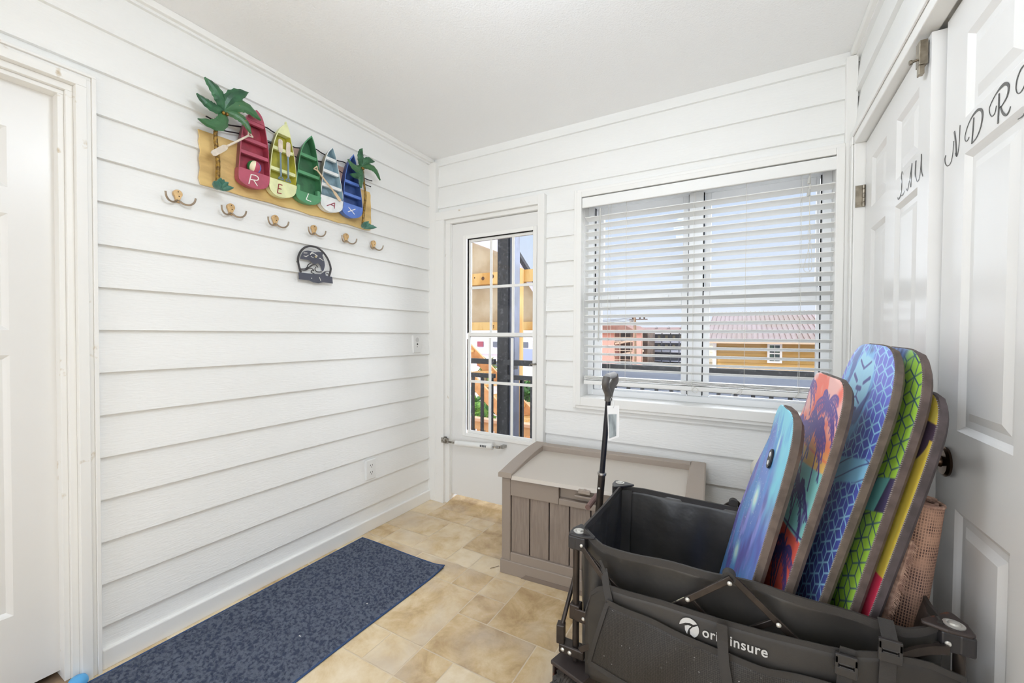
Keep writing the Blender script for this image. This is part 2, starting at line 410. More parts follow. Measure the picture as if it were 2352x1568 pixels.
for s, y, z0, z1, zh in ((s1, 2.3495, 1.19, 1.84, 1.513), (s2, 2.3395, 0.52, 1.17, 0.869)):
    for xm in (-1.486, -1.316):
        m = MB(); m.box(xm - 0.0085, xm + 0.0085, y, y + 0.009, z0, z1); m.build('muntin', WHITE_TRIM, s, bevel=0.001)
    m = MB(); m.box(gx0 + 0.03, gx1 - 0.02, y - 0.0005, y + 0.0085, zh - 0.009, zh + 0.009); m.build('muntin', WHITE_TRIM, s, bevel=0.001)
# latch lever of the sash at the right side and the closer at the bottom
m = MB(); m.tube(smooth_path([(-1.133, 2.325, 1.007), (-1.137, 2.312, 1.009), (-1.16, 2.306, 1.006), (-1.172, 2.31, 0.997)]), 0.006, 8); m.build('latch', mat('dull chrome', (170, 168, 164), 0.25, 1.0), d2, smooth=True)
cl = MB().lathe([(0.012, 0), (0.019, 0.004), (0.019, 0.262), (0.021, 0.264), (0.021, 0.30), (0.014, 0.305)], (-1.728, 2.283, 0.441), (1, 0, 0.055), 20).build('closer_tube', WHITE_PLAIN, d2, smooth=True)
CHROME = MATS['dull chrome']
MB().tube([(-1.428, 2.283, 0.457), (-1.36, 2.287, 0.461)], 0.005, 8).build('closer_rod', CHROME, cl, smooth=True)
m = MB(); m.box(-1.372, -1.345, 2.283, 2.331, 0.452, 0.47); m.box(-1.40, -1.372, 2.276, 2.29, 0.450, 0.468); m.build('closer_bracket', CHROME, cl, bevel=0.002)
m = MB(); m.box(-1.85, -1.79, 2.279, 2.286, 0.428, 0.466); m.box(-1.85, -1.82, 2.286, 2.312, 0.425, 0.47); m.tube([(-1.79, 2.283, 0.441), (-1.725, 2.283, 0.441)], 0.007, 8)
m.build('closer_bracket', mat('worn cast metal', (120, 112, 100), 0.45, 0.8, var=(60, 1), rgb2=(190, 186, 180)), cl, bevel=0.002)
m = MB()
for k in range(4): m.box(-1.512 + 0.014 * k, -1.504 + 0.014 * k, 2.2630, 2.2642, 0.449 + 0.0006 * k, 0.4625 + 0.0006 * k)
m.build('closer_print', mat('black print', (70, 70, 72), 0.6), cl)
# casing of the glazed door
m = MB()
m.box(-1.9115, -1.836, 2.284, 2.335, 0, 1.993); m.box(-1.836, -1.797, 2.306, 2.37, 0, 1.966); m.box(-1.797, -1.7925, 2.318, 2.37, 0.047, 1.966)
m.box(-1.9115, -1.107, 2.284, 2.335, 1.993, 2.052); m.box(-1.836, -1.107, 2.306, 2.37, 1.966, 1.993)
m.box(-1.107, -1.062, 2.282, 2.372, 0, 2.052)
struct(m.build('trim_8', WHITE_WORN, bevel=0.003), 'white casing of the glazed storm door')
m = MB().prism([(2.21, 0.0012), (2.325, 0.026), (2.40, 0.034), (2.40, -0.02), (2.21, -0.02)], lambda a, b: (-1.7955, a, b), lambda a, b: (-1.108, a, b)); struct(m.build('trim_9', TILE))

# ------------------------------------------------------------------ window_1
wn = sroot('window_1', 'white twin double-hung window', (-0.235, 2.4, 0.83))
VINYL = mat('white window vinyl', (246, 247, 248), 0.35)
m = MB()  # picture-frame casing with a stepped outer band
def rect_frame(m, x0, x1, z0, z1, w, y0, y1, wb=None):
    wb = wb or w
    m.box(x0, x0 + w, y0, y1, z0, z1); m.box(x1 - w, x1, y0, y1, z0, z1); m.box(x0 + w, x1 - w, y0, y1, z1 - w, z1); m.box(x0 + w, x1 - w, y0, y1, z0, z0 + wb)
rect_frame(m, -0.874, 0.396, 0.763, 2.037, 0.0178, 2.290, 2.33); rect_frame(m, -0.856, 0.378, 0.781, 2.019, 0.0305, 2.281, 2.329, 0.0495)
struct(m.build('trim_10', WHITE_TRIM, bevel=0.003), 'white casing around the window')
m = MB(); x0, x1, z0, z1 = -0.825, 0.352, 0.831, 1.992
m.box(x0 - 0.02, x0, 2.331, 2.51, z0, z1); m.box(x1, x1 + 0.02, 2.331, 2.51, z0, z1); m.box(x0 - 0.02, x1 + 0.02, 2.331, 2.51, z1, z1 + 0.02); m.box(x0 - 0.02, x1 + 0.02, 2.331, 2.51, z0 - 0.02, z0)
m.build('window_reveal', WHITE_TRIM, wn, bevel=0.002)
m = MB(); rect_frame(m, x0 + 0.0005, x1 - 0.0005, z0 + 0.0005, z1 - 0.0005, 0.034, 2.405, 2.50); m.box(-0.262, -0.193, 2.4055, 2.4995, z0 + 0.0355, z1 - 0.0355); m.build('window_frame', VINYL, wn, bevel=0.002)
for (a, b, g0, g1) in ((x0 + 0.034, -0.262, -0.745, -0.297), (-0.193, x1 - 0.034, -0.158, 0.300)):
    m = MB(); a1, b1 = a + 0.005, b - 0.005     # lower sash, a hair's gap to the frame
    m.box(a1, g0, 2.415, 2.445, 0.868, 1.425); m.box(g1, b1, 2.415, 2.445, 0.868, 1.425); m.box(g0, g1, 2.415, 2.445, 0.868, 0.905 - 0.03); m.box(g0, g1, 2.415, 2.445, 1.36, 1.425)
    s = m.build('lower_sash', VINYL, wn, bevel=0.003)
    MB().box(g0 - 0.003, g1 + 0.003, 2.428, 2.430, 0.87, 1.363).build('glass_pane', GLASS, s)
    m = MB(); m.box(a1, g0, 2.455, 2.485, 1.40, 1.958); m.box(g1, b1, 2.455, 2.485, 1.40, 1.958); m.box(g0, g1, 2.455, 2.485, 1.90, 1.958); m.box(g0, g1, 2.455, 2.485, 1.40, 1.456)
    s = m.build('upper_sash', VINYL, wn, bevel=0.003)
    MB().box(g0 - 0.003, g1 + 0.003, 2.468, 2.470, 1.453, 1.903).build('glass_pane', GLASS, s)
    m = MB(); m.box(a, a1, 2.432, 2.44, 0.868, 1.956); m.box(b1, b, 2.432, 2.44, 0.868, 1.956); m.build('track_gap', DARK, wn)
    for gx in (g0 + 0.07, g1 - 0.1): MB().box(gx, gx + 0.035, 2.398, 2.416, 1.40, 1.416).build('sash_lock', VINYL, wn, bevel=0.002)

# ------------------------------------------------------------------ window_blind: faux wood slats
bl = thing('window_blind', 'white wide-slat blind lowered over the twin window', 'blind', (-0.235, 2.33, 1.99))
MB().box(-0.823, 0.350, 2.283, 2.296, 1.925, 1.983).build('valance', BLIND, bl, bevel=0.004)
MB().box(-0.818, 0.346, 2.30, 2.36, 1.945, 1.980).build('headrail', BLIND, bl, bevel=0.002)
def slat_mesh(cz, name, tilt=0.275, th=0.0032):
    m = MB(); pts = []
    for i in range(9):
        s = -1 + 2 * i / 8; y = 2.334 + 0.025 * s * math.cos(tilt); z = cz - 0.025 * s * math.sin(tilt) + 0.0012 * (1 - s * s)
        pts.append((y, z))
    ring0 = [(y, z + th / 2) for y, z in pts] + [(y, z - th / 2) for y, z in reversed(pts)]
    m.prism(ring0, lambda a, b: (-0.812, a, b), lambda a, b: (0.350, a, b))
    return m.build(name, BLIND, bl)
NS = 21; ZT = 1.868
sl = slat_mesh(ZT, 'slat')
for k in range(1, NS):
    c = sl.copy(); COL.objects.link(c); re_parent(c, bl, sl); c.location = (0, 0, -0.0437 * k); WORLD[c.name] = Matrix()
for k in range(4):
    c = slat_mesh(0.934 + 0.0055 * k, 'slat', 0.03); c.location = (0.003 * (k % 2), 0, 0)
m = MB(); m.box(-0.815, 0.352, 2.308, 2.362, 0.904, 0.928); m.build('bottom_rail', BLIND, bl, bevel=0.006, seg=3)
for x in (-0.674, -0.229, 0.227):      # ladder strings, front and back, and the lift cords
    m = MB()
    for y in (2.307, 2.361): m.tube([(x, y, 1.95), (x, y, 0.915)], 0.0008, 5)
    for k in range(NS): m.tube([(x, 2.307, ZT - 0.0437 * k + 0.001), (x, 2.361, ZT - 0.0437 * k - 0.008)], 0.0006, 4)
    m.build('ladder_string', CORD, bl)
for x in (-0.573, 0.005): MB().tube([(x, 2.309, 1.95), (x, 2.309, 0.93)], 0.0009, 5).build('lift_cord', CORD, bl)
wd = MB().tube([(-0.719, 2.300, 1.915), (-0.722, 2.299, 1.5), (-0.724, 2.299, 1.155)], 0.0045, 8).build('tilt_wand', mat('clear grey wand', (205, 204, 200), 0.3), bl, smooth=True)
# tangled pull cords with tassel
m = MB()
m.tube(smooth_path([(0.253, 2.299, 1.93), (0.2545, 2.299, 1.75), (0.256, 2.298, 1.70), (0.250, 2.297, 1.655), (0.2555, 2.297, 1.62), (0.252, 2.297, 1.58), (0.241, 2.298, 1.53), (0.238, 2.298, 1.49), (0.262, 2.298, 1.487), (0.266, 2.298, 1.53), (0.2615, 2.298, 1.62), (0.2575, 2.299, 1.70)], 5), 0.0011, 5)
m.tube(smooth_path([(0.2575, 2.2995, 1.93), (0.255, 2.2985, 1.69), (0.259, 2.297, 1.64), (0.252, 2.297, 1.60), (0.2565, 2.298, 1.56), (0.255, 2.298, 1.50), (0.2595, 2.298, 1.487)], 5), 0.0011, 5)
m.build('pull_cord', CORD, bl)
for (x, z) in ((0.249, 1.90), (0.2485, 1.845)):
    MB().lathe([(0.002, 0), (0.007, 0.003), (0.006, 0.022), (0.003, 0.034)], (x, 2.297, z - 0.02), (0.12, 0, 1), 12).build('tassel', mat('clear plastic tassel', (200, 200, 196), 0.25), bl, smooth=True)
MB().tube(smooth_path([(-0.224, 2.305, 0.93), (-0.20, 2.300, 0.915), (-0.21, 2.298, 0.897), (-0.23, 2.300, 0.91), (-0.215, 2.300, 0.925)]), 0.0011, 5).build('cord_tail', CORD, bl)
MB().tube(smooth_path([(0.0, 2.304, 0.945), (-0.02, 2.299, 0.915), (-0.05, 2.298, 0.90), (-0.03, 2.298, 0.890), (-0.01, 2.300, 0.905), (0.0, 2.300, 0.93)]), 0.0011, 5).build('cord_tail', CORD, bl)
MB().tube(smooth_path([(0.227, 2.304, 0.955), (0.222, 2.299, 0.925), (0.21, 2.298, 0.905), (0.225, 2.298, 0.895)]), 0.0011, 5).build('cord_tail', CORD, bl)


# white round plastic fitting on the wall, mostly hidden by the first board
m = MB(); m.lathe([(0.0, -0.055), (0.03, -0.053), (0.05, -0.042), (0.062, -0.022), (0.066, 0.0), (0.066, 0.012)], (0.101, 2.30, 0.545), (0, 1, 0), 28)
tag(m.build('round_fitting', mat('cream plastic', (236, 232, 220), 0.35), smooth=True), 'cream round plastic cap on the siding behind the galaxy board', 'cap')

# ------------------------------------------------------------------ closet doors in the right wall
d3 = sroot('door_3', 'white far closet door leaf, ajar at its near edge', (0.438, 2.232, 0.015))
a3 = math.atan2(0.012, 0.727)
def f3(u, v, d):   # u from the hinge towards the camera
    c, s = math.cos(a3), math.sin(a3); sag = 0.004
    return (0.438 - u * s - d * c, 2.232 - u * c + d * s, 0.016 + v - u * sag)
H3 = 1.984
z = lambda h: h - 0.016
pn = [(0.102, 0.307, 0.24, z(0.775)), (0.424, 0.637, 0.24, z(0.775)), (0.102, 0.307, z(0.965), z(1.62)), (0.424, 0.637, z(0.965), z(1.62)), (0.102, 0.307, z(1.705), z(1.903)), (0.424, 0.637, z(1.705), z(1.903))]
panel_face(MB(), f3, 0.727, H3, pn, 0.034).build('door_leaf', WHITE_DOOR, d3)
NICK = mat('aged nickel hinge', (168, 158, 142), 0.35, 1.0, var=(40, 0.7))
for hz in (1.78, 1.02, 0.25):
    m = MB()
    m.box(0.405, 0.436, 2.2315, 2.2345, hz - 0.045, hz + 0.045)
    for k in range(5): m.lathe([(0.0062, 0.001), (0.0062, 0.017)], (0.432, 2.231, hz - 0.045 + 0.018 * k), (0, 0, 1), 10)
    m.build('hinge', NICK, d3, smooth=True)
m = MB(); m.box(0.405, 0.423, 1.517, 1.545, 1.925, 1.99); m.box(0.409, 0.413, 1.53, 1.55, 1.905, 1.94); m.tube([(0.407, 1.53, 1.945), (0.392, 1.53, 1.942)], 0.0035, 8); m.tube([(0.394, 1.53, 1.942), (0.388, 1.53, 1.941)], 0.007, 8); m.box(0.405, 0.417, 1.519, 1.535, 1.90, 1.925)
m.build('roller_catch', NICK, d3, bevel=0.0015)
d4 = sroot('door_4', 'white near closet door leaf', (0.450, 0.70, 0.015))
def f4(u, v, d):   # u from the free edge towards the camera; hangs a little out of true
    return (0.450 - d, 1.497 - u - 0.012 * (v - 1.0), 0.016 + v)
pn = []
for (a, b) in ((0.113, 0.350), (0.448, 0.685)): pn += [(a, b, 0.24, z(0.776)), (a, b, z(0.965), z(1.622)), (a, b, z(1.707), z(1.903))]
panel_face(MB(), f4, 0.798, H3, pn, 0.034).build('door_leaf', WHITE_DOOR, d4)
BRZ = mat('antique bronze', (104, 84, 70), 0.28, 1.0)
m = MB(); m.lathe([(0.022, 0), (0.036, 0.002), (0.038, 0.007), (0.033, 0.012), (0.016, 0.014), (0.013, 0.02), (0.013, 0.032), (0.018, 0.038), (0.026, 0.046), (0.029, 0.056), (0.026, 0.066), (0.014, 0.071), (0.001, 0.0725)], (0.450, 1.432, 0.878), (-1, 0, 0), 28)
m.build('door_knob', BRZ, d4, smooth=True)

LETTER = mat('black gloss vinyl letter', (52, 51, 50), 0.14, spec=0.9)
def stroke(m, pts, w, fn, th=0.0008):
    """flat lettering stroke with changing width; pts 2-D, w list or number"""
    P = smooth_path([(a, b, 0) for a, b in pts], 6) if len(pts) > 2 else [Vector((a, b, 0)) for a, b in pts]
    n = len(P); W = [w] * n if not isinstance(w, (list, tuple)) else [interp([(i / (len(w) - 1), q) for i, q in enumerate(w)], i / (n - 1)) for i in range(n)]
    g = []
    for i in range(n):
        t = (P[min(i + 1, n - 1)] - P[max(i - 1, 0)]); t.normalize(); q = Vector((-t.y, t.x, 0)) * W[i] / 2
        a, b = P[i] + q, P[i] - q
        g.append([fn(a.x, a.y, 0), fn(b.x, b.y, 0), fn(b.x, b.y, th), fn(a.x, a.y, th)])
    m.grid(g, True); m.add(g[0], [(3, 2, 1, 0)]); m.add(g[-1], [(0, 1, 2, 3)])
def on_d4(y, zz, d):
    y = y * 1.0345; zz = EYE + (zz - EYE) * 1.0345
    return (0.4497 - d, y, zz)
def on_d3(y, zz, d):
    u = 2.232 - y
    return f3(u, zz - 0.016, 0.0003 + d)
t, k = 0.0016, 0.006
for nm, strokes in (('letter', [([(1.355, 1.684), (1.356, 1.66), (1.3605, 1.628), (1.369, 1.617), (1.376, 1.628)], [0.0022, t, 0.002]), ([(1.3845, 1.682), (1.376, 1.655), (1.371, 1.62)], [0.005, k, 0.005]), ([(1.386, 1.66), (1.391, 1.63), (1.401, 1.614), (1.417, 1.612), (1.431, 1.622), (1.435, 1.635), (1.430, 1.643)], [0.002, t, 0.0025, 0.003])]),
        ('letter', [([(1.288, 1.671), (1.291, 1.645), (1.295, 1.617)], [0.004, k * 0.8, 0.004]), ([(1.295, 1.617), (1.272, 1.623), (1.256, 1.638), (1.250, 1.660), (1.258, 1.674), (1.276, 1.680), (1.298, 1.676), (1.316, 1.665), (1.327, 1.650), (1.327, 1.638), (1.318, 1.632), (1.308, 1.637)], [0.002, 0.003, k, k * 0.9, 0.003, t, t, t])]),
        ('letter', [([(1.186, 1.671), (1.186, 1.64), (1.188, 1.613)], [0.004, k * 0.8, 0.004]), ([(1.219, 1.646), (1.211, 1.638), (1.2, 1.640), (1.195, 1.652)], [t, t, t]), ([(1.219, 1.646), (1.222, 1.66), (1.205, 1.673), (1.183, 1.680), (1.164, 1.679), (1.152, 1.668), (1.156, 1.652), (1.172, 1.643), (1.184, 1.641)], [t, t, 0.002, k, k, k * 0.8, 0.002, t]), ([(1.180, 1.643), (1.172, 1.628), (1.160, 1.617), (1.150, 1.618), (1.144, 1.626)], [0.003, k * 0.8, k * 0.6, t])]),
        ('letter', [([(1.098, 1.680), (1.112, 1.678), (1.124, 1.666), (1.127, 1.650), (1.120, 1.638), (1.108, 1.637), (1.094, 1.648), (1.086, 1.668)], [t, 0.003, 0.003, t, t, 0.003, 0.004]), ([(1.072, 1.688), (1.080, 1.650), (1.086, 1.610), (1.10, 1.590), (1.118, 1.590)], [0.004, k, 0.004, t])])):
    m = MB()
    for pts, w in strokes: stroke(m, pts, w, on_d4)
    m.build(nm, LETTER, d4)
for strokes in ([([(1.728, 1.700), (1.738, 1.712), (1.745, 1.700), (1.740, 1.665), (1.752, 1.640), (1.772, 1.634), (1.778, 1.642)], [t, t, k * 0.8, k, 0.003, t]), ([(1.752, 1.640), (1.728, 1.636), (1.712, 1.644)], [t, 0.004, t])],
        [([(1.645, 1.705), (1.650, 1.67), (1.652, 1.637)], [0.004, k, 0.004]), ([(1.645, 1.705), (1.665, 1.66), (1.684, 1.636), (1.694, 1.645)], [t, t, t]), ([(1.672, 1.660), (1.648, 1.662)], t)],
        [([(1.610, 1.700), (1.614, 1.665), (1.602, 1.640), (1.585, 1.636), (1.572, 1.655), (1.566, 1.702)], [k, k, 0.003, t, t, t]), ([(1.566, 1.702), (1.564, 1.66), (1.552, 1.636)], [k * 0.8, k * 0.8, t])]):
    m = MB()
    for pts, w in strokes: stroke(m, pts, w, on_d3)
    m.build('letter', LETTER, d3)
m = MB()  # casing and head of the closet opening
m.box(0.400, 0.445, 2.236, 2.2945, 0, 2.006); m.box(0.3925, 0.3995, 2.246, 2.286, 0, 2.006)
m.box(0.400, 0.445, 0.62, 2.2945, 2.006, 2.075); m.box(0.3925, 0.3995, 0.62, 2.286, 2.040, 2.066); m.box(0.3925, 0.3995, 2.246, 2.286, 2.006, 2.040)
m.box(0.40, 0.47, 0.62, 0.695, 0, 2.006)
struct(m.build('trim_11', WHITE_TRIM, bevel=0.003), 'white casing of the closet doors')

# ------------------------------------------------------------------ wall plates, hooks
m = MB()
sw = thing('wall_plate', 'white plate with a small jack high beside the corner', 'wall plate', (XL, 2.15, 1.124))
MB().box(XL - 0.012, XL + 0.006, 2.113, 2.187, 1.065, 1.183).build('cover', WHITE_PLAIN, sw, bevel=0.003)
m = MB(); m.lathe([(0.006, 0), (0.006, 0.004)], (XL + 0.005, 2.15, 1.124), (1, 0, 0), 12); m.lathe([(0.003, 0), (0.003, 0.002)], (XL + 0.005, 2.15, 1.106), (1, 0, 0), 8); m.build('jack', mat('dark jack', (70, 68, 66), 0.5), sw)
m = MB(); m.lathe([(0.017, 0), (0.016, 0.002)], (XL + 0.005, 2.15, 1.153), (1, 0, 0), 20); m.build('disc', mat('grey plastic', (215, 215, 212), 0.4), sw)
ot = thing('wall_outlet', 'white duplex power outlet low on the hook wall', 'outlet', (XL, 1.747, 0.374))
MB().box(XL - 0.012, XL + 0.007, 1.71, 1.784, 0.315, 0.433).build('cover', WHITE_PLAIN, ot, bevel=0.003)
for dz in (-0.021, 0.021):
    s = MB().prism(arc((0, 0), 0.0165, 0, 2 * PI, 20)[:-1], lambda a, b: (XL + 0.006, 1.747 + a, 0.374 + dz + b * 0.9), lambda a, b: (XL + 0.0085, 1.747 + a, 0.374 + dz + b * 0.9)).build('socket', WHITE_PLAIN, ot)
    m = MB(); m.box(XL + 0.008, XL + 0.009, 1.739, 1.742, 0.374 + dz, 0.374 + dz + 0.009); m.box(XL + 0.008, XL + 0.009, 1.752, 1.755, 0.374 + dz, 0.374 + dz + 0.008); m.lathe([(0.0028, 0), (0.0028, 0.001)], (XL + 0.008, 1.747, 0.374 + dz - 0.007), (1, 0, 0), 8); m.build('slot', mat('outlet slot', (60, 60, 60), 0.6), s)
BRASS = mat('antique brass', (222, 186, 134), 0.4, 0.6, var=(30, 0.6), rgb2=(184, 148, 108))
BRASSD = mat('worn brass prong', (168, 152, 134), 0.3, 0.8)
def hook(y, zz, label, grp='brass hooks in a row'):
    t = thing('coat_hook', label, 'hook', (XL, y, zz), grp)
    out = []
    for a in range(25):
        th = 2 * PI * a / 24; r = 0.0145
        out.append((r * math.cos(th), r * 0.95 * math.sin(th) + 0.012))
    poly = [p for p in arc((0, 0.012), 0.0155, -0.25 * PI, 1.25 * PI, 16)] + [(-0.007, -0.012), (-0.009, -0.022), (0.009, -0.022), (0.007, -0.012)]
    m = MB().prism(poly, lambda a, b: (XL - 0.008, y + a, zz + b), lambda a, b: (XL + 0.0055, y + a, zz + b)); m.build('plate', BRASS, t, bevel=0.0015)
    for s in (-1, 1):
        p = smooth_path([(XL + 0.004, y + s * 0.002, zz - 0.014), (XL + 0.011, y + s * 0.017, zz - 0.026), (XL + 0.019, y + s * 0.034, zz - 0.026), (XL + 0.025, y + s * 0.046, zz - 0.014), (XL + 0.028, y + s * 0.050, zz + 0.004)], 5)
        MB().tube(p, [lerp(0.0042, 0.0034, i / (len(p) - 1)) for i in range(len(p))], 8).build('prong', BRASSD, t, smooth=True)
    for (a, b) in ((0, 0.019), (0.003, 0.002)): MB().lathe([(0.0026, 0), (0.002, 0.0015)], (XL + 0.0052, y + a, zz + b), (1, 0, 0), 8).build('screw', mat('dark screw', (90, 76, 60), 0.4, 1.0), t)
    return t
hk = [('brass double hook nearest the left door casing', 0.78), ('brass double hook below the big palm and its agave', 0.974), ('brass double hook below the yellow boat', 1.17),
      ('brass double hook directly above the round orca sign', 1.374), ('brass double hook below the white boat, second from the right end', 1.574), ('brass double hook below the small palm, last at right', 1.772)]
h0 = hook(hk[0][1], 1.731, hk[0][0])
for lb, y in hk[1:]: dup(h0, (XL, y, 1.731), lb)

# ------------------------------------------------------------------ beach sign of rowing boats
bs = thing('beach_sign', 'painted metal beach sign with five rowing boats spelling RELAX and two palms', 'wall sign', (-1.95, 1.3, 1.80))
SAND = mat('painted sand', (234, 200, 132), 0.45, var=(4, 1.0), rgb2=(172, 134, 80), stretch=(1, 1, 2.5), bump=(12, 0.5, 0.01), lo=0.52, hi=0.80)
m = MB(); top = [(0.848, 2.026), (0.90, 2.028), (1.0, 2.032), (1.1, 2.036), (1.25, 2.03), (1.4, 2.038), (1.55, 2.03), (1.657, 2.036), (1.735, 2.036)]
side = [(1.742, 2.02), (1.741, 1.99), (1.745, 1.95), (1.744, 1.90), (1.747, 1.86), (1.741, 1.812)]
bot = [(1.70, 1.806), (1.65, 1.807), (1.58, 1.811), (1.51, 1.804), (1.43, 1.808), (1.35, 1.803), (1.27, 1.81), (1.2, 1.805), (1.137, 1.808), (1.04, 1.803), (0.95, 1.806), (0.856, 1.803)]
lf = [(0.849, 1.83), (0.855, 1.87), (0.851, 1.91), (0.856, 1.94), (0.85, 1.98), (0.853, 2.0)]
m.prism(top + side + bot + lf, lambda a, b: (-1.958, a, b), lambda a, b: (-1.952, a, b))
m.build('sand_board', SAND, bs, bevel=0.0015)
WIRE = mat('dark bent wire', (60, 56, 62), 0.4, 0.6)
for pts in ([(0.853, 2.063), (0.88, 2.064), (0.907, 2.058), (0.95, 2.060), (1.004, 2.072), (1.06, 2.075), (1.13, 2.085), (1.2, 2.086), (1.266, 2.069), (1.32, 2.078), (1.39, 2.094), (1.45, 2.10), (1.53, 2.085), (1.62, 2.072), (1.74, 2.070)],
            [(0.875, 2.089), (0.914, 2.085), (0.95, 2.088), (1.004, 2.103), (1.06, 2.12), (1.113, 2.15), (1.155, 2.144), (1.20, 2.14), (1.25, 2.114), (1.29, 2.122), (1.368, 2.150), (1.417, 2.143), (1.5, 2.139), (1.56, 2.146), (1.63, 2.12), (1.70, 2.105), (1.75, 2.108)]):
    MB().tube([(-1.949, p.x, p.y) for p in smooth_path([(a, b, 0) for a, b in pts], 4)], 0.003, 8).build('wave_wire', WIRE, bs, smooth=True)
for y in (1.20, 1.50): MB().box(-1.956, -1.948, y, y + 0.09, 2.035, 2.115).build('back_strap', mat('rose painted strap', (190, 160, 148), 0.5), bs)

# boat outline: list of (y, z) going from the bow down the right side, round the stern and up the left side
def boat(outline, bow, colour, inner, letter, lcol, seats, tr, deck=None, dark=None):
    n = len(outline)
    cy = sum(p[0] for p in outline) / n; cz = sum(p[1] for p in outline) / n
    sm = [(p.x, p.y) for p in smooth_path([(a, b, 0) for a, b in outline + [outline[0]]], 3)][:-1]
    hullm = mat('boat hull ' + letter, dark or tuple(int(v * 0.72) for v in colour), 0.38, var=(14, 0.5))
    inm = mat('boat inside ' + letter, inner, 0.42, var=(18, 0.8), rgb2=tuple(int(v * 0.78) for v in inner)); tm = mat('boat trim ' + letter, colour, 0.35, var=(22, 0.5), rgb2=tuple(min(255, int(v * 1.12)) for v in colour))
    k = lambda s, x: [(x, cy + (a - cy) * s, cz + (b - cz) * s) for a, b in sm]
    h = MB(); h.grid([k(0.90, -1.952), k(1.0, -1.914), k(1.0, -1.9115), k(0.955, -1.9115), k(0.86, -1.944)], True)
    h.add(k(0.86, -1.944), [tuple(range(len(sm)))]); h.m[-1] = 1
    nn = len(sm)
    for i in range(3 * nn, 4 * nn): h.m[i] = 1
    for i in range(nn, 3 * nn): h.m[i] = 2
    bo = h.build('boat', [hullm, inm, tm], bs, smooth=True, angle=30)
    def xs(zz, s=0.955):   # chord of the outline at height zz
        P = k(s, 0); r = []
        for (p, q) in zip(P, P[1:] + P[:1]):
            if (p[2] - zz) * (q[2] - zz) <= 0 and abs(p[2] - q[2]) > 1e-9: r.append(lerp(p[1], q[1], (zz - p[2]) / (q[2] - p[2])))
        return min(r), max(r)
    for sz in seats:
        a, b = xs(sz); m = MB(); m.box(-1.93, -1.9135, a + 0.001, b - 0.001, sz - 0.008, sz + 0.008); m.build('seat', tm, bo, bevel=0.0015)
    low = [(a, b) for (x, a, b) in k(0.985, 0) if b < tr]
    a, b = xs(tr, 0.985); i0 = min(range(len(low)), key=lambda i: -low[i][0])
    low = sorted(low, key=lambda p: math.atan2(p[1] - tr - 0.02, p[0] - cy)); low = [(a, tr)] + [p for p in low] + [(b, tr)]
    m = MB(); m.prism(low, lambda a, b: (-1.946, a, b), lambda a, b: (-1.9105, a, b)); m.build('transom', tm, bo, bevel=0.001)
    if deck:
        hi = [(a, b) for (x, a, b) in k(0.985, 0) if b > deck]; a, b = xs(deck, 0.985)
        hi = sorted(hi, key=lambda p: math.atan2(p[1] - deck + 0.03, p[0] - cy)); hi = [(b, deck)] + hi + [(a, deck)]
        MB().prism(hi, lambda a, b: (-1.94, a, b), lambda a, b: (-1.9105, a, b)).build('bow_deck', tm, bo, bevel=0.001)
    lm = mat('painted letter ' + '%d%d%d' % lcol, lcol, 0.5); m = MB()
    for i_, pts in enumerate(LET[letter]): stroke(m, pts, 0.0042, lambda a, b, d, q=0.00025 * i_: (-1.9102 + d + q, a, b))
    m.build('letter', lm, bo)
    return bo
def seglist(*P): return [[P[i], P[i + 1]] for i in range(len(P) - 1)]
LET = {'R': seglist((1.023, 1.851), (1.033, 1.896)) + [[(1.031, 1.895), (1.053, 1.897), (1.064, 1.890), (1.058, 1.878), (1.030, 1.873)]] + seglist((1.044, 1.873), (1.060, 1.853)),
       'E': seglist((1.175, 1.893), (1.157, 1.893), (1.151, 1.850), (1.170, 1.852)) + seglist((1.154, 1.872), (1.170, 1.873)),
       'L': seglist((1.309, 1.894), (1.296, 1.861), (1.323, 1.858)),
       'A': seglist((1.413, 1.862), (1.461, 1.890), (1.458, 1.859)) + seglist((1.438, 1.874), (1.459, 1.872)),
       'X': seglist((1.549, 1.892), (1.590, 1.862)) + seglist((1.595, 1.893), (1.545, 1.865))}
# letters are drawn upright enough on each stern
red = boat([(1.060, 2.192), (1.082, 2.172), (1.096, 2.13), (1.108, 2.06), (1.115, 1.97), (1.117, 1.90), (1.108, 1.868), (1.09, 1.850), (1.056, 1.840), (1.02, 1.842), (0.992, 1.853), (0.981, 1.875), (0.986, 1.95), (0.993, 2.04), (1.006, 2.11), (1.030, 2.165)], 0, (178, 84, 104), (178, 66, 84), 'R', (244, 238, 230), [2.128, 2.048, 1.987], 1.914, deck=2.135)
yel = boat([(1.199, 2.196), (1.212, 2.16), (1.226, 2.10), (1.238, 2.04), (1.246, 1.98), (1.248, 1.90), (1.238, 1.868), (1.216, 1.848), (1.180, 1.836), (1.145, 1.838), (1.122, 1.853), (1.114, 1.88), (1.119, 1.96), (1.128, 2.04), (1.148, 2.12), (1.172, 2.165)], 0, (226, 230, 178), (196, 190, 76), 'E', (150, 60, 60), [2.060, 1.962], 1.913, deck=2.132, dark=(150, 142, 50))
MB().lathe([(0.005, 0), (0.006, 0.006), (0.003, 0.012)], (-1.925, 1.201, 2.194), (0, 0.15, 1), 10).build('bow_knob', MATS['boat trim E'], yel, smooth=True)
grn = boat([(1.329, 2.192), (1.342, 2.165), (1.356, 2.11), (1.368, 2.04), (1.378, 1.97), (1.384, 1.90), (1.372, 1.868), (1.342, 1.847), (1.30, 1.842), (1.262, 1.850), (1.244, 1.872), (1.246, 1.93), (1.256, 2.01), (1.270, 2.09), (1.295, 2.150)], 0, (88, 150, 108), (66, 124, 84), 'L', (245, 245, 240), [2.081, 1.991], 1.897)
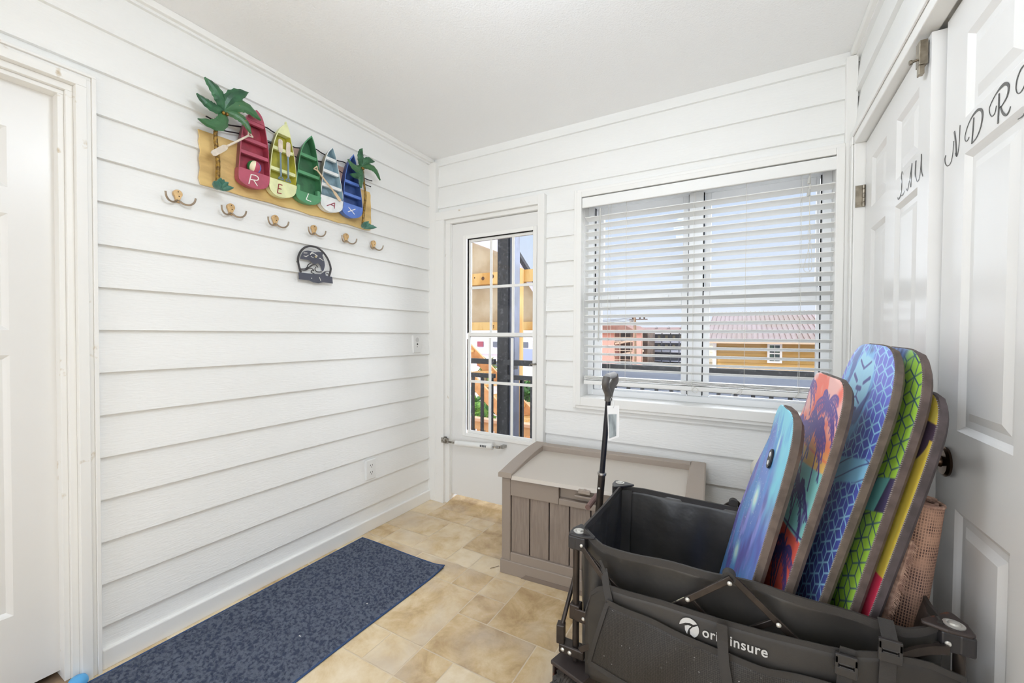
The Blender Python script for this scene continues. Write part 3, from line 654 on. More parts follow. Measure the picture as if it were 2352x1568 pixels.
for (a, b) in ((1.252, 1.268), (1.362, 1.378)): MB().box(-1.935, -1.913, a, b, 1.885, 1.925).build('corner_seat', MATS['boat trim L'], grn, bevel=0.002)
wht = boat([(1.452, 2.186), (1.466, 2.155), (1.480, 2.10), (1.495, 2.04), (1.510, 1.97), (1.519, 1.90), (1.508, 1.866), (1.482, 1.846), (1.448, 1.836), (1.412, 1.838), (1.388, 1.853), (1.379, 1.875), (1.384, 1.96), (1.396, 2.06), (1.415, 2.13), (1.434, 2.165)], 0, (232, 236, 236), (150, 178, 190), 'A', (150, 60, 76), [2.115, 2.045, 1.971], 1.913, dark=(165, 160, 140))
blu = boat([(1.586, 2.196), (1.601, 2.16), (1.615, 2.10), (1.630, 2.03), (1.642, 1.96), (1.648, 1.90), (1.638, 1.868), (1.615, 1.850), (1.58, 1.838), (1.545, 1.842), (1.520, 1.854), (1.510, 1.875), (1.518, 1.95), (1.527, 2.04), (1.545, 2.12), (1.565, 2.165)], 0, (92, 126, 204), (62, 90, 150), 'X', (240, 240, 244), [2.034, 1.964], 1.913, dark=(52, 74, 138))
CREAM = mat('cream oar paint', (236, 222, 204), 0.45, var=(30, 0.4)); GREYB = mat('blue grey oar', (118, 138, 150), 0.45)
def oar(pts, blade, rr=0.0042, x=-1.90, mt=CREAM, mt2=None):
    """pts: grip end, neck, blade tip in (y, z)"""
    (a, b, c) = [Vector((x, p[0], p[1])) for p in pts]
    m = MB(); m.tube([a, b], rr, 8); d = (c - b).normalized(); s = Vector((1, 0, 0)).cross(d)
    o = m.build('oar', mt2 or mt, bs, smooth=True)
    pr = [(-0.006, 0), (-blade, 0.012), (-blade, 0.9), (-blade * 0.6, 1.0), (blade * 0.6, 1.0), (blade, 0.9), (blade, 0.012), (0.006, 0)]; L = (c - b).length
    pr = [(p, q * L if q in (0, 0.9, 1.0) else q) for p, q in pr]
    m = MB().prism(pr, lambda u, v: b + s * u + d * v + Vector((-0.002, 0, 0)), lambda u, v: b + s * u + d * v + Vector((0.002, 0, 0))); m.build('blade', mt, o)
    m = MB(); q = a - d * 0.016; m.tube([a, q - s * 0.013], 0.003, 6); m.tube([a, q + s * 0.013], 0.003, 6); m.tube([q - s * 0.013, q + s * 0.013], 0.003, 6); m.build('grip', mt2 or mt, o)
    return o
oar([(1.016, 2.056), (0.930, 1.976), (0.875, 1.922)], 0.011)
oar([(1.167, 1.935), (1.165, 2.042), (1.165, 2.104)], 0.010, x=-1.908, mt2=GREYB)
oar([(1.203, 1.935), (1.202, 2.036), (1.204, 2.105)], 0.010, x=-1.908, mt2=GREYB)
oar([(1.352, 2.022), (1.449, 1.944), (1.490, 1.906)], 0.008, mt=mat('pale wood oar', (224, 198, 166), 0.45))
ball = MB().lathe([(0.0285 * math.sin(PI * i / 14), -0.0285 * math.cos(PI * i / 14)) for i in range(15)], (-1.926, 1.054, 1.938), (0.35, 0.1, 1), 24)
sec = [0 if (i // 4) % 6 == 0 else 1 for i in range(24)]
cols = [(50, 130, 72), (244, 234, 200), (196, 84, 110), (116, 130, 208)]
for i in range(14):
    for j in range(24): ball.m[i * 24 + j] = ((j + 22) // 3) % 4
ball.build('beach_ball', [mat('ball %d' % i, c, 0.35) for i, c in enumerate(cols)], bs, smooth=True)
LEAF = mat('painted palm green', (58, 112, 74), 0.36, var=(26, 1.0), rgb2=(40, 84, 58)); LEAF2 = mat('gold flecked palm green', (66, 112, 72), 0.36, var=(32, 1.0), rgb2=(196, 170, 70), lo=0.63, hi=0.68)
TRUNK = mat('bronze gold trunk', (158, 122, 46), 0.35, 0.4, var=(90, 1.0), rgb2=(92, 66, 24), bump=(120, 0.6, 0.003))
AGAVE = mat('painted agave', (84, 138, 122), 0.35, var=(16, 0.8), rgb2=(56, 104, 88))
def leaf(m, base, tip, w, droop, x0, x1, n=12, scal=0.14):
    """painted metal leaf from base to tip in the (y, z) plane, folded along its rib, scalloped edge, bending by droop"""
    b = Vector((base[0], base[1])); t = Vector((tip[0], tip[1])); d = t - b; L = d.length; nrm = Vector((-d.y, d.x)).normalized()
    rows_ = []
    for i in range(n + 1):
        s = i / n; c = b + d * s + nrm * droop * math.sin(PI * s); ww = w * (math.sin(PI * min(1, (s * 0.86 + 0.12))) ** 0.75) * (1 - scal * (i % 2)); ww = max(ww, 0.0012) if i < n else 0.0008
        x = lerp(x0, x1, s) + 0.010 * math.sin(PI * s)
        tt = d / L + nrm * droop * PI * math.cos(PI * s) / L; tt.normalize(); q = Vector((-tt.y, tt.x))
        rows_.append([(x - 0.004, *(c + q * ww)), (x + 0.002, *(c + q * ww * 0.5)), (x + 0.0045, *c), (x + 0.002, *(c - q * ww * 0.5)), (x - 0.004, *(c - q * ww))])
    return m.grid(rows_)
def palm(trunk, rr, base, tips, wid, nm, mt):
    P = [(-1.915 + 0.012 * i / (len(trunk) - 1), a, b) for i, (a, b) in enumerate(trunk)]
    P = smooth_path(P, 6); n = len(P)
    tr = MB().tube(P, [lerp(rr, rr * 0.78, i / n) * (1.05 if i % 2 else 0.96) for i in range(n)], 12).build('palm_tree', TRUNK, bs, smooth=True)
    for i, (tp, dr, w) in enumerate(tips):
        m = leaf(MB(), base, tp, w * 1.35, dr, -1.905, -1.893 + 0.002 * i)
        m.build('frond', mt[i % len(mt)], tr, solid=0.002)
    for dy in (-0.007, 0.006): MB().lathe([(0.001, -0.008), (0.006, -0.004), (0.0065, 0.003), (0.001, 0.009)], (-1.893, base[0] + dy * wid, base[1] - 0.016), (0, 0, 1), 10).build('coconut', TRUNK, tr, smooth=True)
    return tr
palm([(0.901, 1.815), (0.902, 1.896), (0.897, 1.949), (0.891, 2.001), (0.894, 2.038), (0.906, 2.084), (0.919, 2.112)], 0.0088, (0.922, 2.122),
     [((0.847, 2.216), -0.010, 0.020), ((0.818, 2.137), 0.018, 0.016), ((0.821, 2.039), 0.040, 0.019), ((1.010, 2.236), 0.018, 0.021), ((1.062, 2.140), 0.036, 0.020), ((1.019, 2.063), 0.022, 0.015)], 1.0, 'palm_tree', [LEAF, LEAF, LEAF2, LEAF, LEAF2, LEAF2])
palm([(1.650, 1.822), (1.661, 1.927), (1.666, 1.985), (1.655, 2.04), (1.643, 2.122)], 0.0068, (1.633, 2.145),
     [((1.628, 2.240), 0.014, 0.017), ((1.531, 2.144), 0.032, 0.015), ((1.542, 2.066), 0.030, 0.015), ((1.616, 2.014), -0.008, 0.017), ((1.753, 2.101), 0.032, 0.014), ((1.708, 2.192), 0.018, 0.015)], 0.7, 'palm_tree', [LEAF, LEAF2, LEAF])
def agave(base, tips):
    mm = MB()
    for (tp, w) in tips:
        d = Vector((tp[0] - base[0], (tp[1] - base[1]) * 1.2)); L = d.length
        r = [(w * 1.25 * math.sin(PI * min(0.97, 0.18 + 0.80 * i / 8)) + 0.0008, L * i / 8) for i in range(9)]
        mm.lathe(r, (-1.918 + 0.004 * random.random(), base[0], base[1]), (0.10, d.x, d.y), 10)
    return mm.build('agave', AGAVE, bs, smooth=True)
agave((0.904, 1.797), [((0.834, 1.803), 0.011), ((0.858, 1.820), 0.012), ((0.878, 1.842), 0.010), ((0.903, 1.842), 0.011), ((0.936, 1.832), 0.012), ((0.944, 1.812), 0.011), ((0.966, 1.800), 0.010)])
agave((1.649, 1.806), [((1.585, 1.810), 0.009), ((1.602, 1.826), 0.010), ((1.628, 1.846), 0.009), ((1.655, 1.852), 0.010), ((1.685, 1.836), 0.010), ((1.712, 1.82), 0.010), ((1.728, 1.808), 0.010)])
MB().prism([(1.640, 1.885), (1.655, 1.89), (1.668, 1.915), (1.664, 1.945), (1.650, 1.94), (1.642, 1.915)], lambda a, b: (-1.95, a, b), lambda a, b: (-1.935, a, b)).build('float', [mat('red white float', (214, 120, 110), 0.5, var=(40, 1.0), rgb2=(245, 240, 232))], bs)

# ------------------------------------------------------------------ round orca sign of dark sheet metal
og = thing('orca_sign', 'dark round cut-metal wall sign of a leaping orca over waves', 'wall sign', (-1.95, 1.376, 1.50))
IRON = mat('dark painted sheet metal', (84, 86, 98), 0.42, 0.3); IRONE = mat('dark metal ring', (70, 68, 70), 0.45, 0.3)
P0, P1 = -1.951, -1.948
ring = [(1.293, 1.5), (1.281, 1.537), (1.278, 1.568), (1.290, 1.603), (1.314, 1.629), (1.345, 1.642), (1.382, 1.642), (1.416, 1.626), (1.445, 1.596), (1.462, 1.560), (1.464, 1.533), (1.454, 1.5)]
m = MB(); stroke(m, ring, 0.010, lambda a, b, d: (P0 + d * 4, a, b)); m.build('ring', IRONE, og)
m = MB().prism([(1.280, 1.499), (1.346, 1.501), (1.404, 1.506), (1.427, 1.524), (1.433, 1.502), (1.472, 1.5), (1.476, 1.465), (1.418, 1.465), (1.39, 1.457), (1.363, 1.458), (1.337, 1.466), (1.282, 1.465)], lambda a, b: (P0 + 0.001, a, b), lambda a, b: (P1 + 0.0015, a, b)); m.build('name_plate', IRON, og)
body = [(p.x, p.y) for p in smooth_path([(a, b, 0) for a, b in [(1.288, 1.569), (1.299, 1.597), (1.309, 1.609), (1.329, 1.617), (1.35, 1.617), (1.37, 1.615), (1.397, 1.623), (1.419, 1.620), (1.414, 1.606), (1.42, 1.591), (1.427, 1.571), (1.428, 1.551), (1.420, 1.527), (1.413, 1.524), (1.404, 1.547), (1.389, 1.561), (1.368, 1.553), (1.352, 1.561), (1.337, 1.569), (1.311, 1.569), (1.288, 1.569)]], 3)][:-1]
orc = MB().prism(body, lambda a, b: (P0, a, b), lambda a, b: (P1, a, b)).build('orca', IRON, og)
WP = mat('white paint patch', (222, 220, 214), 0.6)
for pts, w in (([(1.342, 1.598), (1.353, 1.609), (1.366, 1.607), (1.378, 1.601), (1.387, 1.597)], [0.003, 0.008, 0.003, 0.006, 0.002]), ([(1.346, 1.590), (1.362, 1.585)], 0.003), ([(1.393, 1.588), (1.402, 1.588), (1.410, 1.583), (1.420, 1.579)], [0.002, 0.004, 0.003, 0.002]), ([(1.307, 1.601), (1.327, 1.604)], 0.003), ([(1.307, 1.587), (1.32, 1.585), (1.334, 1.595)], [0.002, 0.005, 0.002])):
    m = MB(); stroke(m, pts, w, lambda a, b, d: (P1 + 0.0004 + d, a, b)); m.build('white_patch', WP, orc)
MB().lathe([(0.006, 0), (0.005, 0.003), (0.001, 0.004)], (P1, 1.374, 1.592), (1, 0, 0), 12).build('screw', mat('brassy screw head', (214, 200, 160), 0.3, 0.8), og, smooth=True)
m = MB(); stroke(m, [(1.394, 1.489), (1.403, 1.470)], 0.004, lambda a, b, d: (P1 + 0.0018 + d, a, b)); m.lathe([(0.003, 0), (0.003, 0.001)], (P1 + 0.0015, 1.350, 1.478), (1, 0, 0), 8); m.build('white_patch', WP, og)
m = MB()
for pts, w in (([(1.29, 1.518), (1.32, 1.525), (1.333, 1.545), (1.346, 1.555)], 0.004), ([(1.294, 1.514), (1.316, 1.516), (1.337, 1.528), (1.355, 1.528), (1.366, 1.518)], [0.004, 0.008, 0.004, 0.004]), ([(1.32, 1.525), (1.341, 1.536), (1.355, 1.546), (1.375, 1.551), (1.39, 1.539)], [0.002, 0.007, 0.005, 0.003]), ([(1.386, 1.541), (1.377, 1.540), (1.371, 1.527), (1.383, 1.516), (1.410, 1.519)], [0.003, 0.003, 0.005, 0.005]), ([(1.366, 1.518), (1.355, 1.52), (1.35, 1.509), (1.368, 1.503)], 0.004), ([(1.427, 1.52), (1.439, 1.526), (1.46, 1.528)], 0.003), ([(1.427, 1.52), (1.455, 1.511)], 0.003)):
    stroke(m, pts, w, lambda a, b, d: (P0 + 0.0005 + d * 3, a, b))
m.build('wave_line', IRONE, og)
m = MB()
for (a, b) in ((1.276, 1.552), (1.466, 1.543)): m.obox((-1.950, a, b), (1, 0, 0), (0, 1, 0), (0, 0, 1), 0.003, 0.004, 0.004)
m.build('lug', IRONE, og)

# ------------------------------------------------------------------ floor mat
def floor_mat():
    t = thing('floor_mat', 'blue grey looped runner mat along the hook wall', 'mat', (-1.62, 0.9, 0))
    PILE = mat('blue grey loop pile', (114, 121, 136), 0.95, var=(75, 1.0), rgb2=(76, 84, 104), lo=0.42, hi=0.6, bump=(300, 1.0, 0.006), spec=0.1)
    m = MB(); g = []; nx, ny = 118, 250
    hn = RNG.random((nx + 1, ny + 1))
    x0, x1, y0, y1 = -1.924, -1.318, 0.30, 1.650
    bx = np.array([(i * 7.13 + j * 3.7) for i in range(1) for j in range(1)])
    cell = RNG.random((70, 160))
    for j in range(ny + 1):
        row = []
        for i in range(nx + 1):
            u, v = i / nx, j / ny; x = lerp(x0, x1, u); y = lerp(y0, y1, v)
            e = min(u * (x1 - x0), (1 - u) * (x1 - x0), v * 1.4, (1 - v) * (y1 - y0))
            k = min(1, max(0, (e - 0.012) / 0.01))
            # rows of knobbly loops, offset every other row
            a = x / 0.019; b = y / 0.019 + 0.5 * (int(math.floor(a)) % 2); fa, fb2 = a % 1 - 0.5, b % 1 - 0.5
            bumpy = max(0, 1 - (fa * fa + fb2 * fb2) * 4.2) * (0.4 + cell[int(math.floor(a)) % 70][int(math.floor(b)) % 160])
            zz = 0.0058 + k * (0.0078 * bumpy + 0.0024 * hn[i][j])
            x += 0.003 * math.sin(v * 9) * u; y += 0.004 * math.sin(u * 5 + 1) * v
            if u > 0.9 and v > 0.93: zz += 0.010 * (u - 0.9) * 10 * (v - 0.93) / 0.07
            row.append((x, y, zz))
        g.append(row)
    m.grid(g); m.build('pile', PILE, t, smooth=True, angle=180)
    m = MB(); e = 0.007
    edge = [g[0][i] for i in range(0, nx + 1, 4)] + [g[j][nx] for j in range(0, ny + 1, 4)] + [g[ny][i] for i in range(nx, -1, -4)] + [g[j][0] for j in range(ny, -1, -4)]
    m.tube([(p[0], p[1], max(0.004, p[2] - 0.0025)) for p in edge], 0.004, 6, closed=True); m.build('bound_edge', mat('navy binding', (56, 80, 122), 0.9), t, smooth=True)
    m = MB(); m.box(x0 + 0.002, x1 - 0.002, y0 + 0.002, y1 - 0.004, 0.0012, 0.0038); m.build('rubber_back', mat('black rubber', (30, 30, 32), 0.8), t)
floor_mat()
for i, (x, y, lb) in enumerate(((-1.425, 1.245, 'tiny white paper scrap on the mat towards the tiles'), (-1.50, 0.98, 'white paper shred lying mid-mat near its front edge'))):
    m = MB(); m.prism([(0, 0), (0.010, 0.002), (0.007, 0.008), (0.001, 0.006)] if i else [(0, 0), (0.005, 0.001), (0.004, 0.005), (0, 0.004)], lambda a, b: (x + a, y + b, 0.0118), lambda a, b: (x + a, y + b, 0.0128))
    tag(m.build('paper_scrap', mat('paper white', (240, 238, 236), 0.8)), lb, 'scrap')
# small dry twig on the tiles and blue rubber stop at the left door foot
m = MB(); m.tube(smooth_path([(-1.110, 1.760, 0.003), (-1.098, 1.772, 0.004), (-1.086, 1.790, 0.005), (-1.082, 1.80, 0.003)]), 0.0012, 6)
tag(m.build('twig', mat('dry twig', (110, 84, 60), 0.8)), 'short dry twig on the tan tiles in front of the storage box', 'twig')
m = MB(); m.lathe([(0.0, 0.026), (0.012, 0.025), (0.021, 0.019), (0.025, 0.010), (0.026, 0.0)], (-1.935, 0.478, 0.0125), (0, 0, 1), 20)
tag(m.build('door_stop', mat('sky blue rubber', (94, 176, 232), 0.5), smooth=True), 'sky blue rubber door stop at the foot of the left casing', 'door stop')

# ------------------------------------------------------------------ storage box
def storage_box():
    t = thing('storage_box', 'taupe plastic deck storage box under the window', 'storage box', (-0.6, 2.03, 0))
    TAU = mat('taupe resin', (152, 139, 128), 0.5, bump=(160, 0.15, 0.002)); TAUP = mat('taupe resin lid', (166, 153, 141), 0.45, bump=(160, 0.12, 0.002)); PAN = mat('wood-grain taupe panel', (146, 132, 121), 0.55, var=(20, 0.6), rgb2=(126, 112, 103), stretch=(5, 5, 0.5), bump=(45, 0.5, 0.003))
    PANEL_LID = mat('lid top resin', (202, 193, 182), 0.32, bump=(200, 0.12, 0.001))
    A = Vector((-1.046, 1.764, 0)); ang = math.radians(3.4); ex = Vector((math.cos(ang), math.sin(ang), 0)); ey = Vector((-math.sin(ang), math.cos(ang), 0)); ez = Vector((0, 0, 1))
    W, D = 0.905, 0.465
    Q = lambda a, b, c: A + ex * a + ey * b + ez * c
    def bx(m, a0, a1, b0, b1, c0, c1): return m.obox(Q((a0 + a1) / 2, (b0 + b1) / 2, (c0 + c1) / 2), ex, ey, ez, abs(a1 - a0) / 2, abs(b1 - b0) / 2, abs(c1 - c0) / 2)
    # front: rails and stiles around a recessed field of planks
    m = MB(); px0, px1, pz0, pz1 = 0.048, 0.855, 0.112, 0.395
    bx(m, 0.0, px0, 0.0, 0.03, 0.065, 0.478); bx(m, px1, W, 0.0, 0.03, 0.065, 0.478); bx(m, px0, px1, 0.0, 0.03, 0.065, pz0); bx(m, px0, 0.30, 0.0, 0.03, pz1, 0.478); bx(m, 0.62, px1, 0.0, 0.03, pz1, 0.478); bx(m, 0.30, 0.62, 0.0, 0.03, pz1, 0.425); bx(m, 0.30, 0.62, 0.018, 0.03, 0.425, 0.478)
    bx(m, 0, 0.03, 0.03, D, 0.065, 0.478); bx(m, W - 0.03, W, 0.03, D, 0.065, 0.478); bx(m, 0, W, D - 0.03, D, 0.065, 0.478)
    m.build('body', TAU, t, bevel=0.004)
    m = MB(); bx(m, -0.006, W + 0.006, -0.006, D, 0.0, 0.07); 
    m.build('plinth', TAU, t, bevel=0.005)
    m = MB(); m.prism([(0.11, 0), (0.135, 0.022), (0.77, 0.022), (0.795, 0)], lambda a, c: Q(a, -0.0085, c + 0.0), lambda a, c: Q(a, -0.004, c)); m.build('plinth_recess_shade', mat('shadowed taupe foot', (128, 114, 104), 0.6), t)  # flat plate on the plinth; recess shade put into its darker colour
    n = 8; w = (px1 - px0) / n
    for i in range(n):
        m = MB(); bx(m, px0 + w * i + 0.0028, px0 + w * (i + 1) - 0.0028, 0.009, 0.02, pz0, pz1); m.build('plank', PAN, t, bevel=0.002)
    m = MB(); bx(m, px0, px1, 0.019, 0.024, pz0, pz1); m.build('back_panel', mat('dark taupe groove', (58, 48, 44), 0.8), t)
    for s, a in ((0, -0.0015), (1, W + 0.0015)):
        m = MB()
        for i in range(4): bx(m, a - 0.002, a + 0.002, 0.06 + 0.09 * i, 0.06 + 0.09 * i + 0.084, 0.12, 0.42)
        m.build('side_plank', PAN, t, bevel=0.0015)
    # lid: raised rim on three sides rising to the back, recessed top; sits a little open at the right front
    def lidz(a, b): return 0.484 + 0.010 * max(0.0, (a - 0.05)) * (1 - b / D)
    def P(a, b, c): return Q(a, b, lidz(a, b) + c)
    m = MB()
    prof = lambda b: 0.026 + 0.040 * math.sin(min(1, b / (D * 0.9)) * PI / 2)     # rim height, arched side arms
    nb = 12; ra = 0.072
    for (a0, a1) in ((-0.014, ra - 0.012), (W - ra + 0.012, W + 0.014)):
        g = []
        for i in range(nb + 1):
            b = lerp(-0.014, D + 0.004, i / nb); h = prof(max(0, b))
            g.append([P(a0, b, 0), P(a0, b, h - 0.006), P(a0 + 0.008, b, h), P(a1 - 0.006, b, h), P(a1, b, h - 0.004), P(a1, b, 0)])
        m.grid(g, True); m.add(g[0], [(0, 1, 2, 3, 4, 5)]); m.add(g[-1], [(5, 4, 3, 2, 1, 0)])
    g = []
    for i in range(2):
        a = (ra - 0.014, W - ra + 0.014)[i]; hb = prof(D)
        g.append([P(a, D - 0.062, 0.0), P(a, D - 0.062, hb - 0.004), P(a, D - 0.056, hb), P(a, D - 0.006, hb), P(a, D + 0.004, hb - 0.008), P(a, D + 0.004, 0)])
    m.grid(g, True)
    m.build('lid_rim', TAUP, t, smooth=True, angle=30)
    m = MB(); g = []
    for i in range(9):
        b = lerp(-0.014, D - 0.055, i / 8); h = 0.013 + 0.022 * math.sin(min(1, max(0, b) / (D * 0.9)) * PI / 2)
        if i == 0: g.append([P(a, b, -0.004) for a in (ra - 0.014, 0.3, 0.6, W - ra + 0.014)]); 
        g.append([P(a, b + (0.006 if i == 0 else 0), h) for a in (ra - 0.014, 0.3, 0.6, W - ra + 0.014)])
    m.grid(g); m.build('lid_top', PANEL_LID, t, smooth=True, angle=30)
    m = MB(); g0 = [P(ra - 0.014, -0.014, -0.004), P(W - ra + 0.014, -0.014, -0.004), P(W - ra + 0.014, D - 0.06, -0.004), P(ra - 0.014, D - 0.06, -0.004)]
    m.add(g0, [(0, 1, 2, 3)]); m.build('lid_underside', TAU, t)
    m = MB(); bx(m, 0.40, 0.455, -0.022, -0.006, 0.474, 0.492); m.lathe([(0.006, 0), (0.006, 0.004)], Q(0.43, -0.014, 0.4915), (0, 0, 1), 12); m.build('hasp', TAUP, t, bevel=0.003)
    m = MB(); bx(m, 0.38, 0.47, -0.018, 0.0, 0.452, 0.462); m.build('latch_lip', TAU, t, bevel=0.003)
storage_box()

# ------------------------------------------------------------------ bodyboards
def vnoise(x, y, seed):
    xi = np.floor(x).astype(int); yi = np.floor(y).astype(int); xf = x - xi; yf = y - yi
    t = np.random.default_rng(seed).random((64, 64)); g = lambda a, b: t[a % 64, b % 64]
    u = xf * xf * (3 - 2 * xf); v = yf * yf * (3 - 2 * yf)
    return (g(xi, yi) * (1 - u) + g(xi + 1, yi) * u) * (1 - v) + (g(xi, yi + 1) * (1 - u) + g(xi + 1, yi + 1) * u) * v
def fbm(x, y, seed, o=4):
    r = 0; a = 0.5; tot = 0
    for k in range(o): r = r + a * vnoise(x * 2 ** k + 17 * k, y * 2 ** k + 5 * k, seed + k); tot += a; a *= 0.5
    return r / tot
def sst(e0, e1, x): t = np.clip((x - e0) / (e1 - e0), 0, 1); return t * t * (3 - 2 * t)
def col3(c): return np.array(C(*c)[:3])
def mixc(base, c, k): return base * (1 - k[..., None]) + col3(c) * k[..., None]
def segd(x, y, a, b):
    dx, dy = b[0] - a[0], b[1] - a[1]; t = np.clip(((x - a[0]) * dx + (y - a[1]) * dy) / (dx * dx + dy * dy + 1e-12), 0, 1)
    return np.hypot(x - a[0] - t * dx, y - a[1] - t * dy)
def cubes(x, y, h):
    """distance to the edges of a rhombille (tumbling-block) pattern of hexagon height h"""
    w = h * math.sqrt(3)
    def loc(ox, oy): return x - ox - np.round((x - ox) / w) * w, y - oy - np.round((y - oy) / h) * h
    ax, ay = loc(0, 0); bx, by = loc(w / 2, h / 2)
    k = np.hypot(ax, ay) < np.hypot(bx, by); qx = np.where(k, ax, bx); qy = np.where(k, ay, by)
    d = h
    for a in (90, 30, -30):
        c, s = math.cos(math.radians(a)), math.sin(math.radians(a)); d = np.minimum(d, h / 2 - np.abs(qx * c + qy * s))
    R = h / math.sqrt(3)
    for a in (0, 120, 240):
        d = np.minimum(d, segd(qx, qy, (0, 0), (R * math.cos(math.radians(a)), R * math.sin(math.radians(a)))))
    return d
def palmtree(mask, x, y, base, crown, size, seed):
    r = random.Random(seed); sel = (x > crown[0] - size * 1.3) & (x < crown[0] + size * 1.3) & (y > min(base[1], crown[1] - size * 1.3)) & (y < crown[1] + size * 1.3)
    xs, ys = x[sel], y[sel]; d = np.full(xs.shape, 9.0)
    md = ((base[0] + crown[0]) / 2 + size * 0.08, (base[1] + crown[1]) / 2)
    for a, b in ((base, md), (md, crown)): d = np.minimum(d, segd(xs, ys, a, b) - size * 0.035)
    for k in range(9):
        an = math.radians(-20 + 220 * k / 8 + r.uniform(-8, 8)); L = size * r.uniform(0.8, 1.1); p = crown; n = 7
        for i in range(1, n + 1):
            s = i / n; q = (crown[0] + L * s * math.cos(an), crown[1] + L * s * math.sin(an) * 0.8 - size * 0.55 * s * s)
            d = np.minimum(d, segd(xs, ys, p, q) - size * 0.03)
            for sd in (-1, 1):
                e = (q[0] + sd * size * 0.06 * (1 - 0.4 * s) + 0.04 * size * math.cos(an), q[1] - size * 0.26 * (1 - 0.35 * s) * r.uniform(0.7, 1.1)); d = np.minimum(d, segd(xs, ys, q, e) - size * 0.022)
            p = q
    mm = np.zeros_like(mask); mm[sel] = 1 - sst(-0.001, 0.0015, d); np.maximum(mask, mm, out=mask)

def paint_galaxy(v, z):
    n = fbm(v * 9, z * 7, 3); n2 = fbm(v * 22 + 3, z * 9 + n * 3, 9)
    c = np.broadcast_to(col3((98, 132, 206)), v.shape + (3,)).copy()
    c = mixc(c, (92, 78, 168), sst(0.16, 0.30, v + (n - 0.5) * 0.35) * sst(1.0, 0.86, z)); c = mixc(c, (158, 160, 230), sst(0.48, 0.66, n2) * 0.75 * sst(0.9, 0.7, z))
    c = mixc(c, (116, 200, 222), sst(0.13, 0.04, v + (n - 0.5) * 0.22) * sst(0.66, 0.80, z)); c = mixc(c, (126, 204, 226), sst(0.87, 0.97, z + (n2 - 0.5) * 0.2) * sst(0.35, 0.2, v))
    c = mixc(c, (88, 70, 158), sst(0.54, 0.70, fbm(v * 12, z * 4 + 2, 21)) * 0.7 * sst(0.95, 0.7, z)); c = mixc(c, (66, 150, 210), sst(0.54, 0.68, fbm(v * 16 + 9, z * 5, 31)) * 0.7)
    # pale glowing fish-like flecks
    for (a, b, w, h, rot, k) in ((0.20, 0.715, 0.045, 0.060, 0.3, 1.0), (0.11, 0.90, 0.016, 0.07, 0.15, 0.7), (0.24, 0.53, 0.05, 0.05, 0.5, 0.8)):
        dv, dz = v - a, z - b; q = np.hypot((dv * math.cos(rot) + dz * math.sin(rot)) / w, (-dv * math.sin(rot) + dz * math.cos(rot)) / h) + (n2 - 0.5) * 0.5
        c = mixc(c, (170, 228, 238), sst(1.0, 0.2, q) * 0.9 * k); c = mixc(c, (232, 246, 248), sst(0.5, 0.1, q) * 0.7 * k)
    star = RNG.random(v.shape); sm = (vnoise(v * 330, z * 330, 77) > 0.93) & (fbm(v * 6, z * 5, 41) > 0.44) & (v > 0.12)
    c = mixc(c, (236, 240, 252), sm * 0.9)
    return c
def paint_sunset(v, z):
    n = fbm(v * 14, z * 10, 5)
    c = np.broadcast_to(col3((250, 110, 88)), v.shape + (3,)).copy()
    c = mixc(c, (246, 176, 168), sst(0.44, 0.6, n) * sst(0.90, 0.98, z)); c = mixc(c, (250, 128, 80), sst(0.98, 0.9, z)); c = mixc(c, (252, 186, 96), sst(0.93, 0.87, z))
    c = mixc(c, (246, 120, 82), sst(0.006, 0.0, np.abs(z - 0.892 - 0.12 * (v - 0.1) ** 2)))
    c = mixc(c, (134, 206, 204), sst(0.868, 0.862, z + 0.10 * v)); 
    c = mixc(c, (110, 92, 176), sst(0.02, 0.0, np.abs(v - 0.035)) * sst(0.79, 0.77, z) * 0.9)
    c = mixc(c, (66, 52, 130), sst(0.004, 0.0015, np.abs(z - 0.700 + 0.10 * v))); c = mixc(c, (246, 92, 74), sst(0.695, 0.688, z + 0.10 * v)); c = mixc(c, (250, 150, 96), sst(0.56, 0.66, n) * sst(0.69, 0.66, z))
    mk = np.zeros(v.shape)
    for (b, cr, s, sd) in (((0.20, 0.62), (0.15, 0.955), 0.13, 1), ((0.26, 0.70), (0.27, 0.93), 0.12, 2), ((0.06, 0.80), (0.10, 1.02), 0.11, 3), ((0.10, 0.55), (0.13, 0.79), 0.12, 4), ((0.05, 0.40), (0.09, 0.63), 0.11, 5), ((0.30, 0.60), (0.24, 0.80), 0.10, 6), ((0.30, 0.90), (0.31, 1.05), 0.09, 7), ((0.22, 0.40), (0.2, 0.60), 0.10, 8)): palmtree(mk, v, z, b, cr, s, sd)
    dk = np.where((z > 0.86)[..., None], col3((84, 62, 140)), col3((62, 48, 124)))
    c = c * (1 - mk[..., None]) + dk * mk[..., None]
    return mixc(c, (70, 40, 120), sst(0.25, 0.34, v) * sst(0.7, 0.5, z) * 0.7)
